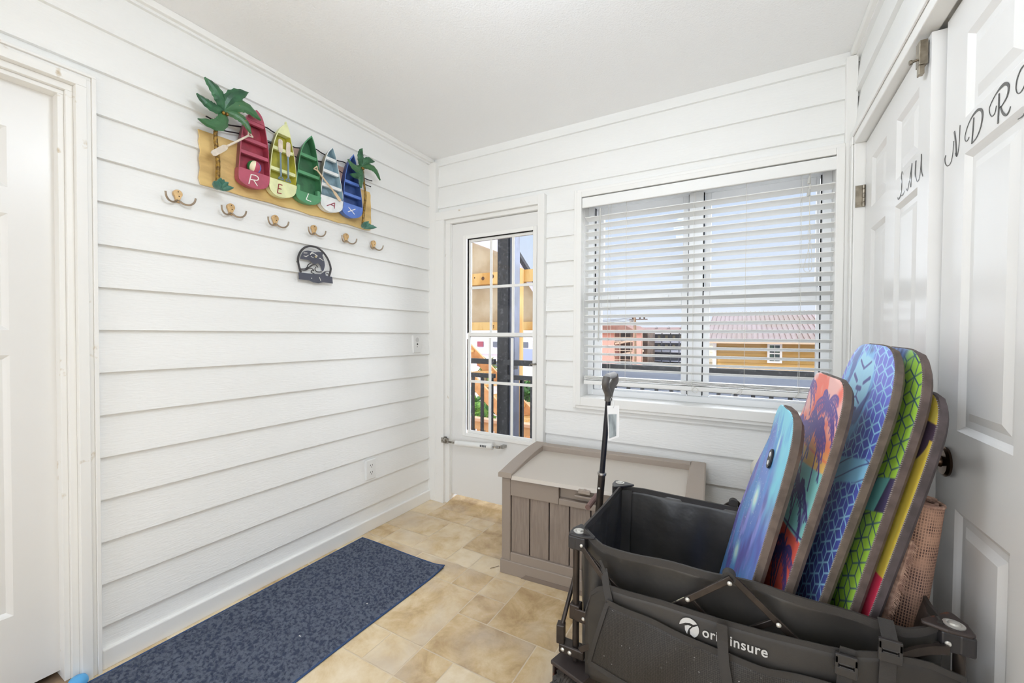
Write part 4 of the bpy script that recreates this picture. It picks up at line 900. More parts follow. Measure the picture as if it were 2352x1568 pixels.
def paint_lion(v, z):
    c = np.broadcast_to(col3((66, 78, 176)), v.shape + (3,)).copy()
    c = mixc(c, (52, 66, 150), sst(0.82, 0.6, z)); c = mixc(c, (104, 112, 206), sst(0.96, 1.06, z))
    ln = sst(0.0026, 0.0010, cubes(z, v, 0.050)); body = np.ones(v.shape)
    sw = sst(0.905, 0.898, z + 0.22 * (v - 0.05)) * sst(0.838, 0.846, z + 0.30 * (v - 0.05)); mane = sst(0.10, 0.13, v - 0.0 + 0.25 * (1.10 - z)) * sst(0.93, 0.97, z + 0.10 * v)
    c = mixc(c, (150, 208, 246), ln * 0.95)
    c = mixc(c, (132, 196, 236), sw)
    for k in range(4): c = mixc(c, (52, 62, 140), sst(0.003, 0.001, np.abs(z + 0.24 * (v - 0.05) - 0.893 + 0.014 * k - 0.03 * np.sin(v * 12 + k))) * sw)
    mw = fbm(v * 20 + z * 8, z * 6, 61)
    face = sst(1.0, 0.85, np.hypot((v - 0.21) / 0.085, (z - 1.065) / 0.085) + (mw - 0.5) * 0.9); mn = sst(1.0, 0.85, np.hypot((v - 0.235) / 0.13, (z - 1.03) / 0.16))
    c = mixc(c, (112, 178, 226), mn * sst(0.40, 0.52, mw)); c = mixc(c, (56, 66, 150), mn * sst(0.56, 0.62, mw) * 0.8)
    c = mixc(c, (150, 208, 240), face * 0.95)
    for a, b, w in (((0.15, 1.085), (0.185, 1.068), 0.007), ((0.27, 1.085), (0.235, 1.068), 0.007), ((0.195, 1.052), (0.225, 1.052), 0.009), ((0.21, 1.052), (0.21, 1.030), 0.004), ((0.21, 1.030), (0.175, 1.018), 0.004), ((0.21, 1.030), (0.245, 1.018), 0.004), ((0.185, 1.002), (0.235, 1.002), 0.006), ((0.13, 1.05), (0.145, 1.00), 0.005), ((0.29, 1.05), (0.275, 1.0), 0.005), ((0.17, 1.125), (0.21, 1.105), 0.005), ((0.25, 1.125), (0.21, 1.105), 0.005)):
        c = mixc(c, (56, 64, 146), sst(w, w * 0.5, segd(v, z + 0.008 * (mw - 0.5), a, b)) * np.clip(face + mn, 0, 1))
    return c
def paint_lime(v, z):
    c = np.broadcast_to(col3((164, 212, 60)), v.shape + (3,)).copy(); n = fbm(v * 10, z * 8, 71)
    c = mixc(c, (150, 206, 120), sst(0.5, 0.7, n) * 0.4)
    tl = sst(0.13, 0.17, v + 0.35 * (z - 1.08)) * sst(1.0, 1.05, z)
    c = mixc(c, (84, 140, 120), sst(0.10, 0.2, v + 0.4 * (z - 1.0)) * 0.5 * sst(0.9, 1.0, z))
    c = mixc(c, (28, 76, 112), sst(0.0026, 0.0011, cubes(z, v, 0.056)))
    c = mixc(c, (86, 118, 176), tl)
    st = (np.sin((v * 1.0 + z * 0.25) * 260) > 0.2) * tl; c = mixc(c, (40, 56, 110), st * 0.8)
    # angular shards in the middle
    e = z + 0.30 * (v - 0.03)
    band = sst(0.872, 0.868, e) * sst(0.786, 0.790, e); c = mixc(c, (58, 48, 92), band)
    c = mixc(c, (110, 190, 186), band * sst(0.030, 0.034, v + 0.25 * (z - 0.83)) * sst(0.085, 0.081, v + 0.25 * (z - 0.83)))
    c = mixc(c, (60, 52, 96), sst(0.786, 0.782, e) * sst(0.75, 0.754, e) * sst(0.13, 0.135, v))
    c = mixc(c, (224, 226, 60), sst(0.80, 0.796, e + 0.05) * sst(0.77, 0.775, e) * sst(0.10, 0.105, v) * 0.9)
    return c
def paint_yellow(v, z):
    c = np.broadcast_to(col3((244, 202, 66)), v.shape + (3,)).copy(); n = fbm(v * 60, z * 8, 81)
    c = mixc(c, (252, 222, 110), sst(0.5, 0.7, n) * 0.5)
    b = sst(1.004, 1.0, z - 0.10 * v) * sst(0.0, 0.004, z - (0.965 - 0.9 * np.sqrt(np.clip(v - 0.012, 0, 1)) * 0.33)); c = mixc(c, (74, 52, 78), b)
    c = mixc(c, (226, 40, 84), sst(0.652, 0.648, z + 0.06 * v)); c = mixc(c, (238, 70, 110), sst(0.652, 0.648, z + 0.06 * v) * sst(0.5, 0.65, n) * 0.5)
    return c

def bodyboard(name_label, near, yaw, W, ztop, hw_nose, paint, rail_rgb, yn=1.2, endw=0.35, cap=0.20, lat=0.0, thick=0.024, plug=False, mid=0.985):
    """near: two (x, z) points of the near deck edge in the plane y = yn"""
    (xa, za), (xb, zb) = near; k = (xb - xa) / (zb - za)
    z0 = 0.258; x0 = xa - (za - z0) * k
    U = Vector((k, lat, 1)).normalized(); V = Vector((-math.sin(yaw), math.cos(yaw), 0)); V = (V - U * V.dot(U)).normalized(); N = V.cross(U)
    if N.x > 0: N = -N
    P0 = Vector((x0, yn, z0)); L = (ztop - z0) / U.z
    t = thing('bodyboard', name_label, 'bodyboard', P0 + V * W / 2 + N * -0.02, 'bodyboards standing in the wagon')
    def half(u):
        s = u / L; h = W / 2 * interp([(0, 1.0), (0.45, 1.0), (0.7, mid), (1 - cap, hw_nose)], s)
        if s > 1 - cap:
            q = (s - (1 - cap)) / cap; h = W / 2 * (endw + (hw_nose - endw) * (1 - q ** 2.6) ** (1 / 2.6))
        return h
    step = 0.0022; nu = int(L / step); nv = int(W / step)
    us = L * (1 - (1 - np.linspace(0, 1, nu + 1)) ** 1.0); us[-6:] = L - (L - us[-6]) * np.linspace(1, 0, 6) ** 1.6
    hs = np.array([half(u) for u in us]); ts = np.linspace(0, 1, nv + 1); cen = np.array([half(min(u, L * (1 - cap))) for u in us])
    vv = cen[:, None] + hs[:, None] * (2 * ts[None, :] - 1); uu = np.repeat(us[:, None], nv + 1, 1)
    nose = 0.008 * np.clip((uu / L - 0.72) / 0.28, 0, 1) ** 2                      # gentle nose kick
    dome = 0.003 * (1 - (2 * ts[None, :] - 1) ** 4) + 0.0012 * (fbm(vv * 12, uu * 9, 5) - 0.5) + nose
    P = np.array(P0)[None, None, :] + uu[..., None] * np.array(U) + vv[..., None] * np.array(V) + dome[..., None] * np.array(N)
    me = bpy.data.meshes.new('deck'); idx = np.arange((nu + 1) * (nv + 1)).reshape(nu + 1, nv + 1)
    quads = np.stack([idx[:-1, :-1], idx[:-1, 1:], idx[1:, 1:], idx[1:, :-1]], -1).reshape(-1, 4)
    me.vertices.add(P.shape[0] * P.shape[1]); me.vertices.foreach_set('co', P.reshape(-1)); me.loops.add(quads.size); me.loops.foreach_set('vertex_index', quads.reshape(-1).astype(np.int32))
    me.polygons.add(len(quads)); me.polygons.foreach_set('loop_start', np.arange(0, quads.size, 4, dtype=np.int32)); me.update(calc_edges=True); me.validate()
    me.polygons.foreach_set('use_smooth', np.ones(len(quads), bool))
    colr = paint(vv, P[..., 2]) * 1.2 + 0.045; ca = me.color_attributes.new('print', 'FLOAT_COLOR', 'POINT'); a4 = np.ones(P.shape[:2] + (4,), np.float32); a4[..., :3] = np.clip(colr, 0, 1); ca.data.foreach_set('color', a4.reshape(-1))
    me.materials.append(mat('printed slick fabric', (200, 200, 200), 0.42, attr='print', bump=(900, 0.1, 0.0006)))
    dk = bpy.data.objects.new('deck', me); COL.objects.link(dk); par(dk, t)
    # outline loop: near edge up, across the nose, far edge down, tail
    sel = list(range(0, nu, 6)) + [nu]
    loop = [(us[i], cen[i] - hs[i], nose[i, 0]) for i in sel] + [(us[nu], cen[nu] + hs[nu] * (2 * q - 1), nose[nu, 0]) for q in (0.25, 0.5, 0.75)] + [(us[i], cen[i] + hs[i], nose[i, 0]) for i in reversed(sel)]; cm = W / 2
    def at(u, v, d): return P0 + U * u + V * v + N * d
    cu = L * 0.5
    def ring(ins, d):
        out = []
        for (u, v, nz) in loop:
            su = max(-1, min(1, (u - cu) / cu)); out.append(at(cu + (u - cu) * (1 - ins * 2 / L), cm + (v - cm) * (1 - ins * 2 / W), d + nz * (1 if d > -thick * 0.9 else 1)))
        return out
    RM = mat('rail foam %d' % rail_rgb[0], rail_rgb, 0.75, var=(26, 0.7), rgb2=tuple(int(v * 0.72) for v in rail_rgb), bump=(420, 0.35, 0.001))
    m = MB(); m.grid([ring(0, 0.0), ring(-0.003, -0.003), ring(-0.003, -thick * 0.6), ring(0.010, -thick)], True); m.build('rail', RM, t, smooth=True)
    m = MB(); m.add(ring(0.010, -thick), [tuple(range(len(loop)))]); m.build('slick_bottom', mat('dark slick bottom', (52, 48, 50), 0.4), t)
    # zig-zag stitching along the seam
    m = MB(); SP = [at(us[i], cen[i] - hs[i], nose[i, 0]) for i in range(0, nu + 1, 2)] + [at(us[nu], cen[nu] + hs[nu] * (2 * q - 1), nose[nu, 0]) for q in np.linspace(0.03, 1, 40)]
    out = N * 0.0012; vo = -V * 0.0012
    for i in range(len(SP) - 1):
        a, b = SP[i], SP[i + 1]
        if (b - a).length < 1e-4: continue
        m.bar(a + out, a + (b - a) * 0.55 - N * 0.0035 + vo * 1.6, 0.0012, 0.0008, side=-V)
    m.build('stitching', mat('seam thread', (150, 142, 142), 0.7), t)
    if plug:
        c0 = at(L * 0.80, W * 0.36, 0.0085); m = MB()
        pl = [(p.x, p.y) for p in smooth_path([(0.012, 0, 0), (0.012, 0.016, 0), (0, 0.028, 0), (-0.012, 0.016, 0), (-0.012, -0.016, 0), (0, -0.028, 0), (0.012, -0.016, 0), (0.012, 0, 0)], 3)][:-1]
        m.prism(pl, lambda a, b: c0 + V * a * 1.5 + U * b - N * 0.004, lambda a, b: c0 + V * a * 1.5 + U * b + N * 0.001); k2 = m.build('leash_plug', mat('black plug', (30, 30, 34), 0.4), t, bevel=0.001)
        m = MB()
        for q in (-0.012, 0.012): m.lathe([(0.007, 0), (0.006, 0.0012)], c0 + U * q + N * 0.001, N, 12)
        m.build('plug_hole', mat('white plug', (236, 238, 240), 0.4), k2)
    return t
bodyboard('blue purple galaxy bodyboard, leftmost and lowest in the wagon', ((0.027, 0.574), (0.099, 0.888)), math.radians(6), 0.40, 0.993, 0.62, paint_galaxy, (112, 98, 90), endw=0.18, cap=0.14, plug=True, mid=0.83, thick=0.028)
bodyboard('orange sunset bodyboard with purple palm silhouettes', ((0.097, 0.576), (0.1885, 0.955)), math.radians(5), 0.40, 1.081, 0.80, paint_sunset, (112, 104, 96), endw=0.40, cap=0.12, thick=0.026)
bodyboard('blue cube-pattern bodyboard with a pale lion head, tallest beside the orange one', ((0.164, 0.566), (0.2675, 0.97)), math.radians(4), 0.42, 1.164, 0.92, paint_lion, (104, 92, 82), endw=0.22, cap=0.20)
bodyboard('lime green cube-pattern bodyboard between the lion board and the yellow one', ((0.224, 0.576), (0.3175, 0.97)), math.radians(4), 0.42, 1.157, 0.92, paint_lime, (100, 86, 82), endw=0.22, cap=0.20)
bodyboard('yellow and plum bodyboard with a red tail, nearest the closet door', ((0.254, 0.556), (0.3545, 0.96)), math.radians(4), 0.40, 1.062, 0.90, paint_yellow, (88, 78, 80), endw=0.50, cap=0.13)

# ------------------------------------------------------------------ rolled woven rug behind the boards
def rolled_rug():
    t = thing('rolled_rug', 'pink brown woven rug rolled up and standing at the right end of the wagon', 'rug', (0.335, 1.33, 0.26))
    m0 = bpy.data.materials.new('woven rug backing'); m0.use_nodes = True; nt = m0.node_tree; N = nt.nodes; L = nt.links; p = N['Principled BSDF']
    uv = N.new('ShaderNodeAttribute'); uv.attribute_name = 'weave'
    se = N.new('ShaderNodeSeparateColor'); L.new(uv.outputs['Color'], se.inputs[0])
    def wave(src, k):
        a = N.new('ShaderNodeMath'); a.operation = 'MULTIPLY'; a.inputs[1].default_value = k; L.new(src, a.inputs[0]); b = N.new('ShaderNodeMath'); b.operation = 'FRACT'; L.new(a.outputs[0], b.inputs[0]); return b
    u = wave(se.outputs[0], 62); v = wave(se.outputs[1], 78)
    gu = N.new('ShaderNodeMath'); gu.operation = 'GREATER_THAN'; gu.inputs[1].default_value = 0.42; L.new(u.outputs[0], gu.inputs[0])
    gv = N.new('ShaderNodeMath'); gv.operation = 'GREATER_THAN'; gv.inputs[1].default_value = 0.30; L.new(v.outputs[0], gv.inputs[0])
    nz = N.new('ShaderNodeTexNoise'); nz.inputs['Scale'].default_value = 26; nz.inputs['Detail'].default_value = 3; tc = N.new('ShaderNodeTexCoord'); L.new(tc.outputs['Object'], nz.inputs['Vector'])
    th = N.new('ShaderNodeMapRange'); th.inputs['From Min'].default_value = 0.34; th.inputs['From Max'].default_value = 0.58; L.new(nz.outputs['Fac'], th.inputs['Value'])
    mu = N.new('ShaderNodeMath'); mu.operation = 'MULTIPLY'; L.new(gu.outputs[0], mu.inputs[0]); L.new(gv.outputs[0], mu.inputs[1])
    mm = N.new('ShaderNodeMath'); mm.operation = 'MULTIPLY'; L.new(mu.outputs[0], mm.inputs[0]); L.new(th.outputs[0], mm.inputs[1])
    n2 = N.new('ShaderNodeTexNoise'); n2.inputs['Scale'].default_value = 9; L.new(tc.outputs['Object'], n2.inputs['Vector'])
    bx = N.new('ShaderNodeMix'); bx.data_type = 'RGBA'; bx.inputs['A'].default_value = C(204, 162, 136); bx.inputs['B'].default_value = C(156, 122, 108); L.new(n2.outputs['Fac'], bx.inputs['Factor'])
    mx = N.new('ShaderNodeMix'); mx.data_type = 'RGBA'; mx.inputs['B'].default_value = C(84, 62, 58); L.new(bx.outputs['Result'], mx.inputs['A']); L.new(mm.outputs[0], mx.inputs['Factor']); L.new(mx.outputs['Result'], p.inputs['Base Color'])
    p.inputs['Roughness'].default_value = 0.9
    a = Vector((0.318, 1.315, 0.262)); b = Vector((0.372, 1.305, 0.806)); ax = (b - a).normalized(); u0 = ax.orthogonal().normalized(); w0 = ax.cross(u0)
    m = MB(); g = []; at = []; n = 150; rad = lambda th: 0.0425 - 0.0019 * th
    ths = [lerp(0, 4.2 * PI, i / n) for i in range(n + 1)]
    for s in np.linspace(0, 1, 30):
        c = a + (b - a) * s; g.append([c + (u0 * math.cos(q) + w0 * math.sin(q)) * (rad(q) + 0.0006 * math.sin(q * 5 + s * 9)) for q in ths]); at.append([(q * 0.0425, s * 0.55) for q in ths])
    m.grid(g); o = m.build('roll', m0, t, smooth=True, angle=60, solid=0.004)
    ca = o.data.color_attributes.new('weave', 'FLOAT_COLOR', 'POINT'); arr = np.ones((len(o.data.vertices), 4), np.float32); k = 0
    for r in at:
        for (q, s) in r: arr[k, 0] = q / 0.34; arr[k, 1] = s / 0.55; k += 1
    ca.data.foreach_set('color', arr.ravel())
    FR = mat('pink tan pile', (206, 172, 152), 0.95, var=(60, 1.0), rgb2=(160, 126, 112))
    m = MB(); m.tube([b + ax * 0.001 + (u0 * math.cos(q) + w0 * math.sin(q)) * rad(q) for q in ths], 0.0042, 7); m.build('bound_end', FR, t, smooth=True)
    # loose leading edge with shaggy fringe, turned towards the yellow board
    m = MB(); path = [Vector((0.262, 1.245, 0.40)), Vector((0.288, 1.24, 0.54)), Vector((0.310, 1.238, 0.64)), Vector((0.330, 1.240, 0.735))]
    m.ribbon(smooth_path(path, 5), 0.016, (0.55, -0.8, -0.1), 0.004); fl = m.build('loose_edge', FR, t)
    m = MB(); sp = smooth_path(path, 26); r = random.Random(4)
    for i in range(len(sp) - 1):
        for q in range(3):
            s = sp[i] + Vector((0.55, -0.8, -0.1)).normalized() * 0.007; d = Vector((0.7, -0.5, -0.5 + r.uniform(-0.5, 0.4))).normalized() * r.uniform(0.006, 0.014); m.tube([s, s + d * 0.6, s + d + Vector((0, 0, -0.003))], [0.0006, 0.0005, 0.0002], 4)
    f = m.build('fringe', FR, fl); f['kind'] = 'stuff'
rolled_rug()

# ------------------------------------------------------------------ folding wagon
wg = thing('folding_wagon', 'black folding fabric wagon loaded with bodyboards', 'wagon', (-0.02, 1.39, 0))
FAB = mat('black coated fabric', (46, 43, 41), 0.5, var=(5, 0.8), rgb2=(62, 58, 54), bump=(700, 0.25, 0.0008)); FABI = mat('black lining', (58, 56, 55), 0.36, var=(5, 0.9), rgb2=(74, 71, 68), bump=(7, 0.35, 0.02), spec=0.7)
WEB = mat('black webbing', (58, 55, 53), 0.75, bump=(500, 0.5, 0.001)); STEEL = mat('black painted tube', (52, 46, 43), 0.35, 0.5, var=(20, 0.5), rgb2=(78, 68, 62)); PLAS = mat('black plastic', (44, 42, 44), 0.4); RUSTY = mat('dark bracket with rust bloom', (70, 62, 60), 0.5, 0.4, var=(16, 1.0), rgb2=(150, 84, 52), lo=0.56, hi=0.66)
RIV = mat('bright rivet', (214, 212, 206), 0.3, 0.6); DUST = mat('dusty black fabric', (52, 49, 46), 0.6, var=(130, 1.0), rgb2=(150, 146, 140), lo=0.74, hi=0.80, bump=(600, 0.3, 0.001))
x0, x1, y0, y1, zf = -0.415, 0.372, 1.155, 1.622, 0.235
nearz = [(-0.406, 0.622), (-0.376, 0.602), (-0.344, 0.582), (-0.206, 0.586), (-0.098, 0.588), (-0.019, 0.590), (0.046, 0.590), (0.132, 0.585), (0.21, 0.580), (0.276, 0.576), (0.31, 0.578), (0.337, 0.592), (0.372, 0.622)]
farz = [(-0.415, 0.600), (-0.39, 0.597), (-0.327, 0.601), (-0.201, 0.597), (-0.016, 0.594), (0.2, 0.590), (0.372, 0.60)]
peri = []   # rim loop, counter-clockwise from the near left corner
for i in range(29): x = lerp(x0 + 0.012, x1 - 0.012, i / 28); peri.append((x, y0 + 0.004 * math.sin(i * 0.9), interp(nearz, x), 0))
for i in range(1, 15): y = lerp(y0 + 0.006, y1 - 0.006, i / 15); peri.append((x1 - 0.006 + 0.006 * math.sin(y * 25), y, 0.618 - 0.030 * math.sin(PI * i / 15), 1))
for i in range(29): x = lerp(x1 - 0.012, x0 + 0.012, i / 28); peri.append((x, y1, interp(farz, x), 2))
for i in range(1, 15): y = lerp(y1 - 0.006, y0 + 0.006, i / 15); peri.append((x0 + 0.004, y, 0.604 + 0.014 * i / 15 - 0.004 * math.sin(PI * i / 15), 3))
def basket():
    g = []; nz = 14
    for j in range(nz + 1):
        s = j / nz; row = []
        for i, (x, y, z, sd) in enumerate(peri):
            zz = lerp(z, zf, s); cx, cy = (x0 + x1) / 2, (y0 + y1) / 2
            w = 0.010 * math.sin(PI * s) * (math.sin(i * 0.75 + s * 2.5) + 0.6 * math.sin(i * 1.9 - s * 4 + sd))
            bow = 0.016 * math.sin(PI * min(1, s * 1.2))
            dx, dy = ((0, -1), (1, 0), (0, 1), (-1, 0))[sd]
            if sd == 3 and s > 0: bow -= 0.02 * math.sin(PI * s)
            row.append((x + dx * (w - bow), y + dy * (w - bow), zz))
        g.append(row)
    m = MB(); m.grid(g, True); m.build('basket', FABI, wg, smooth=True, angle=70, solid=0.003)
    m = MB(); m.box(x0, x1, y0, y1, zf - 0.008, zf + 0.004); m.build('base_board', FAB, wg)
    m = MB()
    P = [Vector((x, y, z)) for (x, y, z, s) in peri]; cen = Vector(((x0 + x1) / 2, (y0 + y1) / 2, 0)); gg = []
    for i, p in enumerate(P):
        o = Vector(((0, -1, 0), (1, 0, 0), (0, 1, 0), (-1, 0, 0))[peri[i][3]]); gg.append([p + o * 0.0045 + Vector((0, 0, -0.016)), p + o * 0.0035 + Vector((0, 0, 0.0015)), p - o * 0.0035 + Vector((0, 0, 0.0015)), p - o * 0.0045 + Vector((0, 0, -0.016))])
    gg.append(gg[0]); m.grid(gg, True); m.build('rim_binding', mat('black rim tape', (58, 54, 51), 0.6, bump=(500, 0.4, 0.001)), wg, smooth=True, angle=50)
    # seam flap down the far left corner
    m = MB(); m.ribbon([(-0.385, 1.598, 0.592), (-0.388, 1.592, 0.45), (-0.39, 1.585, 0.30)], 0.036, (1, 0.25, 0), 0.002); m.build('seam_flap', FABI, wg)
basket()
def rivet(m, c, ax=(0, -1, 0), r=0.0052): m.lathe([(r, 0), (r, 0.0018), (r * 0.7, 0.0035), (0.0005, 0.0042)], c, ax, 14)
corners = [(-0.445, 1.134, 1, 1, 0.607), (-0.445, 1.650, 1, -1, 0.607), (0.405, 1.650, -1, -1, 0.607), (0.405, 1.134, -1, 1, 0.607)]
for (cx, cy, sx, sy, cz) in corners:
    L = 0.078
    tri = [(0, 0.008), (0.008, 0), (L * 0.55, 0.0), (L, 0.012), (L, 0.02), (0.02, L), (0.012, L), (0, L * 0.55)]
    m = MB(); m.prism(tri, lambda a, b: (cx + sx * a, cy + sy * b, cz - 0.008), lambda a, b: (cx + sx * a, cy + sy * b, cz)); cp = m.build('corner_cap', RUSTY if (sx < 0) else PLAS, wg, bevel=0.003)
    m = MB(); m.box(cx, cx + sx * 0.052, cy + 0.001 * sy, cy + sy * 0.026, cz - 0.046, cz - 0.006); m.box(cx + 0.001 * sx, cx + sx * 0.026, cy, cy + sy * 0.052, cz - 0.046, cz - 0.006); m.build('corner_block', PLAS, cp, bevel=0.004)
    m = MB(); m.lathe([(0.017, 0), (0.017, 0.002), (0.012, 0.003), (0.010, 0.0015), (0.008, 0.005), (0.001, 0.007)], (cx + sx * 0.026, cy + sy * 0.026, cz), (0, 0, 1), 20); rivet(m, (cx + sx * 0.042, cy + sy * 0.001, cz - 0.028), (0, -sy, 0)); m.build('rivet', RIV, cp, smooth=True)
    px, py = cx + sx * 0.020, cy + sy * 0.018
    MB().tube([(px, py, 0.225), (px, py, cz - 0.01)], 0.0098, 14).build('post', STEEL, wg, smooth=True)
    m = MB(); m.box(px - 0.0155, px + 0.0155, py - 0.0155, py + 0.0155, 0.352, 0.396); m.box(px, px + sx * 0.038, py - sy * 0.016, py - sy * 0.010, 0.350, 0.388); co_ = m.build('collar', STEEL, wg, bevel=0.003)
    m = MB(); rivet(m, (px + sx * 0.029, py - sy * 0.016, 0.366), (0, -sy, 0)); m.build('rivet', RIV, co_, smooth=True)
    m = MB(); m.box(px - sx * 0.048, px + sx * 0.03, py - sy * 0.018, py + sy * 0.018, 0.240, 0.268); lb = m.build('lower_bracket', STEEL, wg, bevel=0.004)
    m = MB(); rivet(m, (px - sx * 0.034, py - sy * 0.018, 0.254), (0, -sy, 0), 0.006); rivet(m, (px - sx * 0.012, py - sy * 0.018, 0.252), (0, -sy, 0), 0.006); m.build('rivet', RIV, lb, smooth=True)
    m = MB(); m.lathe([(0.017, 0.0), (0.019, 0.01), (0.019, 0.020)], (px, py, 0.199), (0, 0, 1), 18); m.build('post_foot', PLAS, wg, smooth=True)
# diagonal stay and its socket beside the near left post
m = MB(); m.tube([(-0.468, 1.15, 0.315), (-0.445, 1.22, 0.47)], 0.007, 8); m.obox((-0.470, 1.147, 0.294), (1, 0.2, 0), (-0.2, 1, 0), (0, 0, 1), 0.012, 0.013, 0.028); m.build('front_stay', STEEL, wg, bevel=0.003)
# scissor bars on both long sides
for yb, sy in ((1.122, -1), (1.652, 1)):
    def bar(a, b, w=0.016, dy=0.0, nm='scissor_bar'): return MB().bar((a[0], yb + dy, a[1]), (b[0], yb + dy, b[1]), w, 0.007).build(nm, STEEL, wg, bevel=0.002)
    ap = (-0.018, 0.606); l1 = (-0.115, 0.527); r1 = (0.078, 0.530)
    bars = [bar(ap, (-0.40, 0.285), dy=-0.004 * -sy), bar(ap, (0.36, 0.295), dy=0.004 * -sy), bar(l1, (-0.010, 0.425), 0.010, 0.010 * -sy), bar(r1, (-0.06, 0.425), 0.014, 0.010 * -sy), bar((-0.398, 0.572), (-0.02, 0.24), dy=0.012 * -sy), bar((0.355, 0.572), (-0.01, 0.24), dy=0.014 * -sy)]
    m = MB()
    for c in ((ap[0] - 0.004, ap[1] - 0.010), l1, r1): rivet(m, (c[0], yb + sy * 0.010, c[1]), (0, sy, 0), 0.0055)
    m.build('rivet', RIV, bars[0], smooth=True)
    m = MB(); m.lathe([(0.015, -0.012), (0.015, 0.012)], (ap[0] - 0.006, yb + 0.012 * -sy, ap[1] - 0.004), (0, 1, 0), 18); m.build('apex_loop', WEB, wg, smooth=True)
m = MB().bar((-0.150, 1.1165, 0.498), (-0.120, 1.1165, 0.523), 0.013, 0.002); m.build('peeled_sticker', mat('peeling pale sticker', (205, 198, 176), 0.6, var=(70, 1.0), rgb2=(60, 56, 52)), wg)
# outer side pocket: bulging fabric panel, mesh pocket in front, trims, straps and buckles
ptop = [(-0.384, 0.41), (-0.377, 0.451), (-0.362, 0.475), (-0.346, 0.489), (-0.316, 0.503), (-0.263, 0.505), (-0.174, 0.511), (-0.045, 0.511), (0.054, 0.514), (0.135, 0.519), (0.202, 0.524), (0.255, 0.540), (0.33, 0.545), (0.385, 0.53)]
def bulge(x, s): return 1.128 - 0.036 * math.sin(PI * min(1, max(0, (x + 0.40) / 0.80))) ** 0.5 * (0.55 + 0.45 * math.sin(PI * min(1, s + 0.15)))
m = MB(); g = []
for j in range(15):
    s = j / 14; g.append([(x, bulge(x, s) + 0.004 * math.sin(x * 31 + s * 5) * s, lerp(interp(ptop, x), 0.215, s)) for x in [lerp(-0.384, 0.385, i / 44) for i in range(45)]])
m.grid(g); pk = m.build('side_panel', FAB, wg, smooth=True, angle=60, solid=0.003)
m = MB(); m.ribbon([(x, bulge(x, 0) - 0.0022, interp(ptop, x) - 0.006) for x in [lerp(-0.384, 0.385, i / 44) for i in range(45)]], 0.013, (0, 0, 1), 0.001); m.build('panel_binding', WEB, pk)
MESHM = bpy.data.materials.new('black pocket mesh'); MESHM.use_nodes = True
nt = MESHM.node_tree; N = nt.nodes; Lk = nt.links; p = N['Principled BSDF']; tc = N.new('ShaderNodeTexCoord'); mp = N.new('ShaderNodeMapping'); mp.inputs['Scale'].default_value = (1, 0, 1); Lk.new(tc.outputs['Object'], mp.inputs['Vector'])
vo = N.new('ShaderNodeTexVoronoi'); vo.inputs['Scale'].default_value = 250; vo.inputs['Randomness'].default_value = 0.25; Lk.new(mp.outputs[0], vo.inputs['Vector'])
cr = N.new('ShaderNodeValToRGB'); cr.color_ramp.elements[0].position = 0.35; cr.color_ramp.elements[0].color = C(34, 32, 31); cr.color_ramp.elements[1].position = 0.55; cr.color_ramp.elements[1].color = C(60, 56, 53); Lk.new(vo.outputs['Distance'], cr.inputs[0])
ns = N.new('ShaderNodeTexNoise'); ns.inputs['Scale'].default_value = 150; ns.inputs['Detail'].default_value = 3; Lk.new(tc.outputs['Object'], ns.inputs['Vector'])
gt = N.new('ShaderNodeMapRange'); gt.inputs['From Min'].default_value = 0.72; gt.inputs['From Max'].default_value = 0.76; Lk.new(ns.outputs['Fac'], gt.inputs['Value'])
mx = N.new('ShaderNodeMix'); mx.data_type = 'RGBA'; mx.inputs['B'].default_value = C(176, 176, 176); Lk.new(cr.outputs[0], mx.inputs['A']); Lk.new(gt.outputs[0], mx.inputs['Factor']); Lk.new(mx.outputs['Result'], p.inputs['Base Color']); p.inputs['Roughness'].default_value = 0.6
mtop = [(-0.312, 0.466), (-0.194, 0.458), (-0.115, 0.450), (-0.048, 0.441), (0.054, 0.438), (0.165, 0.450), (0.20, 0.452)]; ml = lambda s: lerp(-0.313, -0.368, min(1, s * 1.25)) if s < 0.8 else -0.368
mb_ = lambda x, s: bulge(x, 0.25) - 0.012 - 0.010 * math.sin(PI * s) - 0.003 * math.sin(x * 40 + s * 6)
m = MB(); g = []; ed = []
for j in range(13):
    s = j / 12; l = lerp(-0.313, -0.368, s); row = []
    for i in range(33):
        t = i / 32; xt = lerp(-0.312, 0.20, t); x = lerp(l, 0.20 + 0.05 * s, t); row.append((x, mb_(x, s), lerp(interp(mtop, xt), 0.272 - 0.02 * t, s)))
    g.append(row)
m.grid(g); mp_ = m.build('mesh_pocket', MESHM, wg, smooth=True, angle=60, solid=0.002)
m = MB(); T = lambda L: [Vector(q) + Vector((0, -0.002, 0)) for q in L]
m.ribbon(T(g[0]), 0.015, (0, 0, 1), 0.0012); m.ribbon(T([r[0] for r in g]), 0.012, (1, 0, 0.2), 0.0012); m.ribbon(T(g[-1]), 0.015, (0, 0, 1), 0.0012); m.build('pocket_binding', WEB, mp_)
m = MB(); st = [(-0.036, 1.075, 0.517), (-0.0345, 1.074, 0.48), (-0.0315, 1.066, 0.44), (-0.024, 1.060, 0.40), (-0.018, 1.057, 0.33), (-0.012, 1.060, 0.27)]; m.ribbon([(a, b - 0.004, c) for a, b, c in st], 0.0225, (1, 0, 0), 0.0012); m.build('strap', WEB, wg)
BUCK = mat('black buckle', (56, 54, 54), 0.35)
